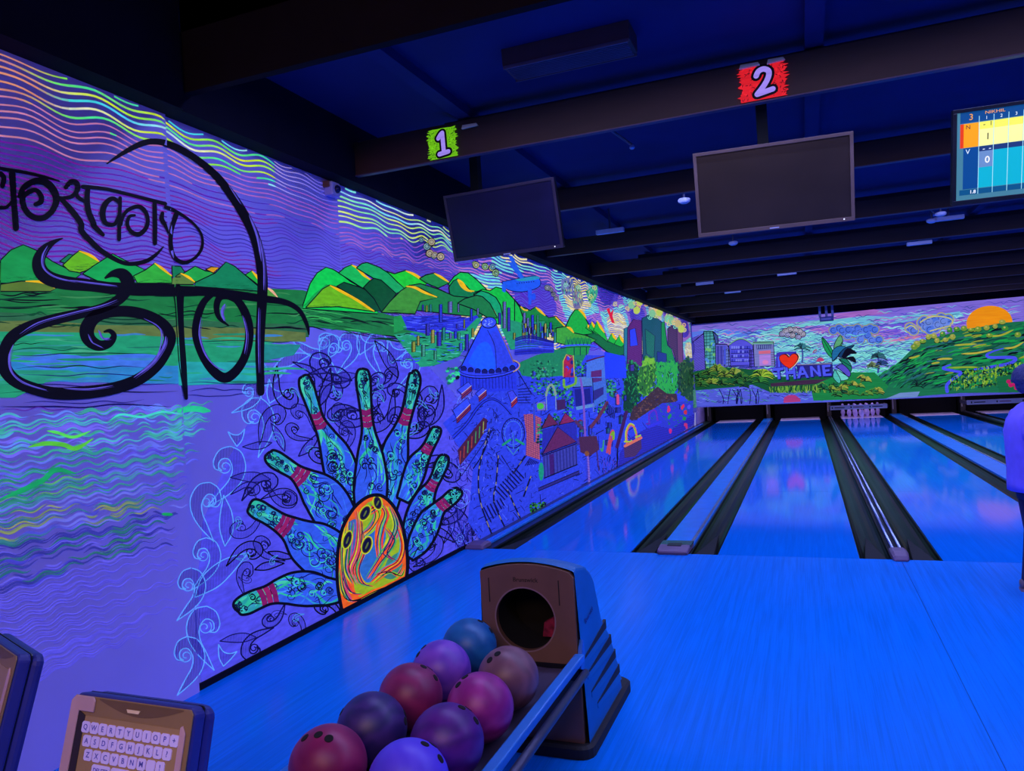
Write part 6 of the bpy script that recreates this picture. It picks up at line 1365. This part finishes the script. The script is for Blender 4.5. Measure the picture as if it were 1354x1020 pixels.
# ------------------------------------------------------------------ far mural over the pins
fb = Mural('B', 0)
pal_f = [(150, 120, 215), (170, 110, 200), (110, 110, 225), (90, 130, 225), (120, 190, 215), (130, 220, 195)]
def band(pts, c): fb.fill(pts, c)
band([(905, 432), (1354, 392), (1354, 440), (1250, 450), (1120, 470), (1000, 470), (905, 480)], (128, 108, 215))
band(Q_((10, 300), (300, 265), (560, 290), (700, 240), (1000, 200), (1354, 175), (1354, 215), (1050, 240), (800, 300), (640, 330), (300, 330), (30, 340)), (88, 125, 230))
band(Q_((500, 350), (640, 290), (780, 225), (1000, 205), (1200, 185), (1354, 170), (1354, 200), (1100, 230), (960, 260), (1100, 330), (1200, 420), (1250, 540), (1000, 560), (740, 460), (560, 380)), (120, 205, 205))
band(Q_((960, 260), (1100, 240), (1354, 215), (1354, 300), (1200, 330), (1080, 320)), (140, 95, 200))
band(R_((0, 240), (200, 200), (420, 210), (600, 190), (760, 190), (900, 170), (930, 200), (700, 260), (300, 270), (0, 290)), (110, 190, 215))
band(R_((200, 270), (420, 260), (620, 230), (900, 210), (950, 260), (800, 330), (560, 370), (350, 390), (200, 350)), (110, 85, 210))
band(R_((340, 370), (560, 335), (700, 340), (560, 370), (380, 390)), (205, 125, 150))
band(R_((60, 400), (300, 400), (560, 370), (640, 400), (560, 450), (460, 540), (360, 580), (140, 560), (60, 480)), (120, 210, 195))
band(R_((120, 520), (400, 500), (460, 520), (420, 580), (140, 590)), (130, 120, 215))
band(R_((80, 580), (400, 560), (380, 600), (260, 660), (120, 640)), (80, 205, 160))
band(R_((0, 190), (300, 155), (420, 185), (200, 205), (0, 230)), (165, 105, 195))
fb.lay += .00005
def rip(x0, y0, x1, y1, n, cols, w=.8):
    for i in range(n):
        x = rng.uniform(x0, x1); y = rng.uniform(y0, y1)-(x-1130)*.085; l = rng.uniform(10, 34)
        fb.stroke([(x, y), (x+l*.25, y-1.4+rng.uniform(-.6, .6)), (x+l*.5, y+.6), (x+l*.75, y-1.5), (x+l, y-l*.08)], rng.uniform(.5, 1.2)*w, rng.choice(cols), taper=True, cap=False)
rip(915, 415, 1330, 500, 520, [(40, 60, 140), (60, 80, 170), (150, 225, 220), (100, 200, 205), (130, 110, 220), (90, 80, 200), (170, 120, 200)])
rip(915, 425, 1330, 470, 420, [(60, 80, 170), (150, 225, 220), (120, 200, 215), (150, 110, 210), (110, 100, 215), (185, 130, 195)], 1.5)
rip(1000, 440, 1130, 500, 200, [(50, 90, 150), (150, 235, 215), (110, 205, 205), (90, 150, 220)], 1.2)
rip(1090, 455, 1190, 492, 120, [(150, 235, 215), (50, 90, 150), (100, 200, 210)])
fb.build('painted_far_sky', wall_far, 'painted dusk sky in turquoise, lilac and pink')
fc = Mural('B', 4)
def cloud2(pts, r, cs, ed):
    for x, y in pts: fc.disc(x, y, r*1.25, r*1.2, ed, n=12)
    for x, y in pts: fc.disc(x, y, r, r*.95, rng.choice(cs), n=12); fc.ring(x, y, r*.6, r*.6, .6, NAVY, 30, 300, n=8)
cloud2(Q_((790, 305), (815, 285), (850, 270), (890, 275), (925, 285), (950, 305), (915, 330), (870, 315), (830, 310)), 3.6, [(150, 150, 190), (170, 165, 180)], BLK)
cloud2(R_((10, 305), (50, 290), (90, 320), (140, 300), (180, 290), (220, 310), (270, 290), (300, 300), (250, 340), (200, 370), (280, 375), (330, 370), (110, 340), (70, 305), (115, 300), (160, 325), (240, 300), (200, 330)), 5.4, [(75, 115, 220), (95, 130, 225)], (150, 150, 110))
cloud2(R_((550, 285), (575, 305), (635, 250), (660, 280), (700, 260), (730, 290), (760, 240), (800, 260), (820, 225), (770, 215), (690, 300), (650, 235), (720, 235), (680, 245), (745, 265), (785, 240)), 6.2, [(80, 120, 220), (95, 120, 215), (110, 140, 220)], (175, 170, 110))
for pts in (((520, 290), (560, 270), (600, 300)), ((620, 250), (680, 215), (760, 205), (840, 225), (850, 260)), ((690, 310), (760, 290), (840, 270))): fc.stroke(R_(*pts), 1.6, (200, 195, 110))
# sun
sx, sy = R_((1110, 240))[0]; fc.disc(sx, sy+2, 30.5, 22.5, (245, 148, 12), n=40, rot=-.08)
fc.build('painted_clouds_and_sun', wall_far, 'painted orange sun and curly clouds')
fd = Mural('B', 7)
# hillside at right
fd.fill(R_((180, 790), (280, 690), (380, 600), (480, 520), (560, 440), (660, 370), (780, 340), (900, 300), (1050, 280), (1200, 250), (1354, 240), (1354, 740), (900, 745), (400, 785)), (26, 112, 72))
fd.lay += .00005
for i in range(520):
    x = rng.uniform(300, 1340); top = 640-(x-280)*.62 if x < 700 else 352-(x-700)*.17
    y = rng.uniform(max(255, top+14), 715); 
    if x < 520 and y < top+18: continue
    l = rng.uniform(50, 130); dy = -.55 if x < 640 else -.22; c = rng.choice([(18, 150, 75), (24, 165, 70), (14, 75, 62), (10, 45, 48), (40, 100, 110), (16, 90, 60), (150, 160, 40) if y < 620 and rng.random() < .25 else (25, 130, 70), BLK])
    fd.stroke(R_((x, y), (x+l*.4, y+l*dy*.6), (x+l*.7, y+l*dy*.75), (min(1350, x+l), y+l*dy)), rng.uniform(.8, 2.6), c, taper=True, cap=False)
for x0, y0, x1, y1 in ((660, 345, 720, 340), (760, 380, 840, 345), (860, 410, 1020, 400), (910, 470, 1130, 440), (930, 345, 990, 335), (1100, 345, 1280, 300), (540, 500, 620, 480), (740, 510, 850, 505), (820, 570, 1040, 565), (1210, 430, 1354, 385), (560, 430, 620, 410), (700, 540, 760, 530)):
    fd.stroke(R_((x0, y0), ((x0+x1)/2, y0-6), (x1, y1)), 2.4, rng.choice([(170, 175, 50), (140, 170, 40), (190, 180, 60)]), taper=True)
for x, y in [(600, 395), (640, 380), (680, 350), (720, 345), (780, 330), (830, 300), (880, 295), (850, 350), (930, 290), (980, 300), (1030, 295), (1090, 285), (1150, 275), (1200, 245), (1110, 340), (1220, 290), (1310, 335), (580, 420), (740, 375), (800, 370)]:
    fd.disc(*R_((x, y+10))[0], 4, 2, BLK, n=8); fd.disc(*R_((x, y))[0], rng.uniform(3.2, 5), rng.uniform(2.6, 4), rng.choice([(110, 150, 45), (150, 160, 60), (60, 140, 50)]), n=10); fd.disc(*R_((x-4, y-6))[0], 1.6, 1.3, (185, 180, 90), n=7)
fd.lay += .00005
fd.stroke(R_((1210, 430), (1130, 455), (1090, 478), (1120, 495), (1260, 495), (1295, 510), (1240, 540), (1100, 565), (1000, 580)), [1.4, 2.4, 3.4, 3.6, 4.2, 4.4, 4, 3.4, 2], (72, 78, 230)); fd.stroke(R_((840, 545), (780, 572), (860, 590), (910, 605), (850, 650), (810, 690), (812, 735)), [2, 3, 3.4, 3.6, 3.8, 4.2, 4.6], (72, 78, 230))
for i in range(330):      # long grass
    x = rng.uniform(830, 1340); y = rng.uniform(600, 735)-max(0, (x-900))*.12; l = rng.uniform(16, 60); s_ = rng.uniform(-.6, .9)
    if x < 930 and y < 640: continue
    fd.stroke(R_((x, y), (x+l*.2*s_, y-l*.5), (x+l*s_*.8, y-l*.35)), rng.uniform(.7, 1.7), rng.choice([(130, 175, 35), (90, 150, 35), (60, 130, 40), (150, 190, 60), (14, 60, 35), BLK]), taper=True, cap=False)
fd.fill(R_((1160, 640), (1354, 590), (1354, 735), (1180, 740)), (22, 105, 62)); 
for x, y in ((1245, 665), (1260, 690), (1285, 685), (1300, 710), (1315, 695)): fd.disc(*R_((x, y))[0], 3.4, 3, (185, 25, 95), n=7)
fd.fill(R_((380, 785), (480, 745), (620, 735), (600, 775)), (110, 140, 190)); 
for k in range(9):
    a = PI+PI*k/8; fd.stroke(R_((600, 700), (600+26*math.cos(a), 700+45*math.sin(a)), (600+50*math.cos(a), 715+60*math.sin(a))), 1., rng.choice([BLK, (12, 60, 40)]), taper=True)
fd.build('painted_far_hillside', wall_far, 'painted hillside with a winding blue stream and long grass')
fe = Mural('B', 14)
# buildings at left
fe.fill(Q_((40, 590), (40, 370), (90, 335), (180, 300), (200, 590)), (98, 88, 205)); fe.hatch(Q_((40, 590), (40, 370), (90, 335), (180, 300), (200, 590)), 2., .6, (40, 35, 130), -.5); fe.ring(*Q_((70, 420))[0], 6, 14, 1., (35, 30, 120)); fe.stroke(Q_((70, 390), (180, 300)), 1., BLK, sub=1)
def bldg(pts, c, grid=None, gc=BLK):
    fe.fill(Q_(*pts), c); 
    if grid: fe.hatch(Q_(*pts), grid, .7, gc, -.06); fe.hatch(Q_(*pts), grid*1.15, .7, gc, PI/2)
    fe.stroke(Q_(*pts, pts[0]), 1.1, BLK, sub=1)
bldg(((180, 285), (250, 285), (272, 300), (275, 590), (195, 600)), (75, 160, 165), 4.2)
for i in range(16): 
    u, v = Q_((rng.uniform(190, 262), rng.uniform(300, 570)))[0]; fe.fill([(u, v), (u+3.4, v), (u+3.4, v+3.6), (u, v+3.6)], rng.choice([(110, 190, 110), (80, 140, 220), (60, 150, 190), (120, 190, 180)]))
bldg(((250, 285), (290, 320), (292, 380), (272, 380)), (60, 80, 150))
bldg(((270, 385), (360, 385), (380, 420), (385, 555), (275, 590)), (92, 92, 195)); bldg(((335, 430), (385, 420), (390, 550), (340, 555)), (100, 120, 200), 4)
for k in range(3): fe.fill(Q_((282+k*26, 400), (300+k*26, 400), (302+k*26, 540), (284+k*26, 545)), rng.choice([(70, 85, 210), (120, 150, 200), (60, 60, 160)]))
arch = [(375+190*k/10, 395-48*math.sin(PI*k/10)) for k in range(11)]
bldg(tuple(arch)+((560, 560), (390, 560)), (85, 82, 215)); fe.stroke(Q_(*[(x, y-6) for x, y in arch]), 1.8, (120, 170, 160)); 
for r_ in range(4):
    for k in range(9): fe.fill(Q_((395+k*17, 400+r_*34), (407+k*17, 399+r_*34), (407+k*17, 420+r_*34), (395+k*17, 421+r_*34)), rng.choice([(40, 45, 160), (120, 130, 235), (60, 65, 200)]))
for k in range(5): fe.stroke(Q_((392, 425+k*32), (548, 420+k*32)), .8, NAVY, sub=1)
bldg(((535, 430), (590, 430), (592, 555), (540, 560)), (80, 70, 190), 4); bldg(((565, 370), (722, 366), (735, 555), (575, 560)), (120, 125, 190)); fe.fill(Q_((560, 365), (724, 362), (724, 385), (562, 385)), (105, 165, 140)); fe.fill(Q_((590, 390), (710, 385), (712, 420), (592, 425)), (40, 42, 120))
for k in range(8): fe.stroke(Q_((598+k*15, 392), (599+k*15, 420)), 1.1, (130, 150, 200), sub=1)
fe.fill(Q_((608, 438), (700, 432), (700, 458), (608, 462)), (215, 105, 130)); fe.fill(Q_((612, 470), (700, 465), (704, 548), (614, 552)), (175, 130, 215)); fe.disc(*Q_((660, 525))[0], 4, 3, (220, 130, 190)); fe.hatch(Q_((702, 440), (730, 438), (732, 550), (706, 552)), 3, .7, (90, 60, 60), 0.); fe.stroke(Q_((565, 370), (722, 366), (735, 555)), 1., BLK, sub=1)
# sea wall and reflections
fe.fill(Q_((120, 720), (700, 690), (1300, 690), (1240, 832), (240, 868), (100, 870)), (82, 92, 210))
for i in range(230):
    x = rng.uniform(110, 1300); y = rng.uniform(715, 845)-x*.02; l = rng.uniform(20, 70); fe.stroke(Q_((x, y), (x+l*.3, y-3), (x+l*.6, y+3), (x+l, y-2)), rng.uniform(.5, 1.1), rng.choice([(40, 40, 130), (110, 120, 235), (90, 170, 190), (60, 120, 120), (55, 50, 150)]), taper=True, cap=False)
for i in range(12): 
    x = 320+rng.uniform(0, 320); fe.stroke(Q_((x, 850), (x+rng.uniform(-15, 15), 800), (x+rng.uniform(-40, 40), 735)), 1., NAVY)
fe.fill(Q_((800, 840), (805, 800), (840, 780), (890, 780), (930, 810), (935, 832)), (195, 62, 105), smooth=False); fe.hatch(Q_((800, 840), (805, 800), (840, 780), (890, 780), (930, 810), (935, 832)), 1.8, .5, (100, 40, 150), 0.)
fe.fill(Q_((90, 600), (300, 560), (540, 580), (700, 590), (740, 640), (1200, 620), (1230, 680), (1200, 740), (700, 760), (560, 700), (400, 720), (110, 745)), (18, 85, 48))
fe.fill(Q_((700, 690), (960, 665), (1200, 655), (1202, 680), (960, 700), (702, 715)), (70, 42, 70)); fe.hatch(Q_((700, 690), (960, 665), (1200, 655), (1202, 680), (960, 700), (702, 715)), 2., .5, (30, 15, 35), -.05)
fe.fill(R_((-150, 700), (-60, 660), (100, 600), (300, 600), (400, 700), (320, 785), (-130, 800)), (24, 128, 62))
fe.lay += .00005
def palmb(cx, cy, r, cols, n=13, k=Q_):
    for i in range(n):
        a = PI*1.05+PI*.95*i/(n-1)+rng.uniform(-.1, .1); L = r*rng.uniform(.8, 1.1); tx, ty = cx+L*math.cos(a), cy+L*.75*math.sin(a)+L*.22
        fe.stroke(k((cx, cy), (cx+L*.5*math.cos(a), cy+L*.62*math.sin(a)), (tx, ty)), [.8, 2.4, .7], rng.choice(cols), sub=4); fe.stroke(k((cx, cy+3), (cx+L*.5*math.cos(a), cy+5+L*.6*math.sin(a)), (tx, ty+4)), .9, (8, 25, 16), sub=3, cap=False)
for i in range(26): palmb(rng.uniform(110, 520), rng.uniform(600, 715), rng.uniform(40, 62), rng.choice([[(30, 95, 45), (50, 110, 45)], [(120, 155, 55), (90, 140, 50)], [(20, 70, 40), (60, 120, 50)]]), 9)
for cx, cy, r, cs in ((150, 640, 60, 0), (230, 620, 70, 0), (290, 590, 75, 1), (350, 630, 70, 1), (420, 620, 75, 1), (480, 640, 60, 0), (250, 690, 60, 1), (330, 690, 55, 0), (450, 690, 50, 0), (170, 700, 50, 0)):
    palmb(cx, cy, r, [[(30, 95, 45), (70, 120, 45), (40, 110, 50)], [(130, 160, 50), (95, 140, 50), (150, 165, 70)]][cs])
palmb(630, 640, 100, [(150, 190, 45), (110, 175, 40), (170, 190, 60)], 17); palmb(620, 680, 70, [(60, 140, 50), (30, 100, 50)], 11)
for i in range(90):
    x = rng.uniform(690, 1215); fe.stroke(Q_((x, 715-(x-700)*.05), (x+rng.uniform(-12, 12), 735), (x+rng.uniform(-25, 25), 765)), rng.uniform(.8, 1.8), rng.choice([(90, 150, 50), (40, 110, 45), (130, 170, 60), (12, 50, 30)]), taper=True)
for cx, cy, r in ((1260, 760, 55), (1340, 700, 40), (1270, 720, 40)): palmb(cx, cy, r, [(160, 170, 50), (120, 150, 40), (190, 170, 70)], 10)
for cx, cy, r in ((150, 690, 42), (240, 660, 46), (80, 745, 45), (320, 745, 55), (330, 735, 40), (210, 640, 35)): palmb(cx, cy, r, [(150, 165, 60), (110, 140, 50), (180, 175, 70)], 10, R_)
for i in range(18): palmb(rng.uniform(-110, 300), rng.uniform(680, 765), rng.uniform(28, 46), rng.choice([[(40, 120, 55), (70, 140, 50)], [(140, 160, 55), (100, 145, 50)], [(20, 80, 50), (30, 110, 60)]]), 8, R_)
# palms
for cx, cy, r, cs in ((945, 410, 60, [(60, 130, 140), (40, 100, 120)]),): 
    fe.stroke(Q_((945, 530), (950, 470), (945, 410)), 2.2, (60, 80, 150)); palmb(cx, cy+8, r+10, cs, 9)
fe.stroke(R_((325, 600), (330, 540), (325, 490)), 2.6, (60, 70, 150)); palmb(330, 495, 60, [(40, 110, 100), (60, 110, 120), (30, 80, 100)], 12, R_); palmb(290, 560, 50, [(120, 140, 90), (90, 120, 80)], 9, R_); palmb(350, 545, 50, [(60, 90, 150), (40, 70, 120)], 9, R_)
def frond(pts, c, c2=None):
    fe.fill(pts, c, smooth=True); fe.stroke(pts+[pts[0]], .9, BLK, sub=3, cap=False)
    if c2: fe.stroke([pts[0], pts[len(pts)//2]], .8, c2, sub=1)
frond(Q_((1195, 500), (1150, 470), (1110, 400), (1100, 330), (1140, 370), (1180, 430)), (22, 150, 80), BLK); frond(Q_((1195, 470), (1195, 390), (1240, 315), (1262, 360), (1240, 420), (1215, 460)), (90, 165, 110), BLK)
frond(Q_((1180, 520), (1180, 440), (1230, 400), (1290, 410), (1240, 450), (1210, 500)), (30, 105, 150), BLK); frond(Q_((1225, 480), (1270, 420), (1354, 390), (1300, 440), (1260, 490)), (18, 60, 100)); frond(Q_((1230, 500), (1290, 500), (1330, 560), (1320, 600), (1280, 560)), (22, 120, 90), BLK); frond(R_((70, 490), (110, 430), (175, 465), (130, 470), (90, 500)), BLK); frond(R_((95, 500), (150, 490), (168, 530), (130, 515)), BLK)
frond(Q_((1210, 560), (1260, 540), (1320, 600), (1310, 640), (1260, 600)), (85, 75, 190)); frond(Q_((1195, 640), (1215, 590), (1260, 610), (1310, 650), (1250, 670)), (110, 210, 190)); frond(Q_((1200, 580), (1185, 640), (1230, 690), (1245, 660)), (80, 190, 170))
# letter wall, letters, heart
def letter(ch, polys): 
    for p in polys: fe.fill([(x+1.1, y+1.4) for x, y in Q_(*p)], NAVY)
    fe.lay += .00005
    for p in polys: fe.fill(Q_(*p), (78, 88, 232))
    for p in polys: fe.stroke(Q_(*p, p[0]), .5, (35, 35, 150), sub=1, cap=False)
fe.fill(Q_((745, 455), (770, 445), (900, 440), (910, 560), (740, 570)), (62, 50, 175)); fe.fill(Q_((900, 545), (1180, 525), (1190, 620), (920, 650)), (38, 36, 120))
fe.lay += .00005
letter('I', [((752, 480), (770, 478), (778, 562), (758, 565))])
letter('T', [((715, 572), (800, 564), (802, 586), (772, 590), (778, 655), (756, 657), (750, 592), (717, 594))])
letter('H', [((815, 565), (834, 563), (836, 596), (872, 592), (868, 562), (890, 560), (900, 655), (880, 657), (876, 616), (838, 620), (842, 660), (822, 662))])
letter('A', [((905, 652), (930, 558), (955, 556), (1000, 645), (978, 647), (968, 622), (936, 626), (928, 651)), ])
fe.fill(Q_((940, 608), (946, 585), (959, 606)), NAVY)
letter('N', [((1012, 640), (1004, 556), (1024, 554), (1068, 605), (1062, 550), (1082, 548), (1096, 634), (1076, 636), (1028, 585), (1034, 638))])
letter('E', [((1108, 634), (1098, 548), (1165, 542), (1167, 562), (1122, 566), (1125, 582), (1158, 578), (1160, 596), (1127, 600), (1130, 614), (1174, 610), (1176, 630))])
fe.stroke(Q_((905, 545), (1175, 535)), 1., (150, 140, 160), sub=1)
fe.lay += .0012
ht = Q_((848, 575), (800, 545), (772, 510), (770, 482), (790, 466), (818, 466), (842, 486), (868, 462), (895, 462), (912, 484), (905, 515), (880, 550))
fe.fill([(x+2.4, y-.6) for x, y in ht], (235, 215, 160), smooth=True); fe.lay += .0006; fe.fill([(x+1.2, y-.8) for x, y in ht], BLK, smooth=True); fe.lay += .0006; fe.fill(ht, (238, 48, 12), smooth=True); fe.stroke(ht+[ht[0]], .8, (90, 10, 30), sub=3, cap=False)
fe.fill(Q_((1055, 520), (1070, 495), (1100, 490), (1115, 515)), (190, 60, 110), smooth=True); fe.stroke(Q_((1030, 450), (1045, 432), (1060, 430)), 1.6, (170, 70, 120)); fe.stroke(Q_((1040, 455), (1060, 440)), 1., (120, 60, 120))
fe.build('painted_far_town', wall_far, 'painted waterfront with I heart THANE lettering and palms')
import OpenImageIO as o, numpy as np,sys
b=o.ImageBuf('/workdir/render_main.png');a=b.get_pixels(o.UINT8)
s=a.shape[1]/1354
for n,(x,y) in dict(wallnear=(180,830),wallmid=(300,850),floorBR=(1200,900),floorL=(480,850),lane2=(1040,680),lane2far=(1050,570),lane1=(760,700),ceil=(600,90),ceil2=(900,50),beamA=(800,150),bulk=(300,60),farsky=(950,445),hill=(430,375),sun=(1310,418),hood=(670,770),hoodside=(780,800),shirt=(1345,600)).items():
    X,Y=int(x*s),int(y*s); print(n,a[Y-4:Y+5,X-4:X+5,:3].reshape(-1,3).mean(0).round())
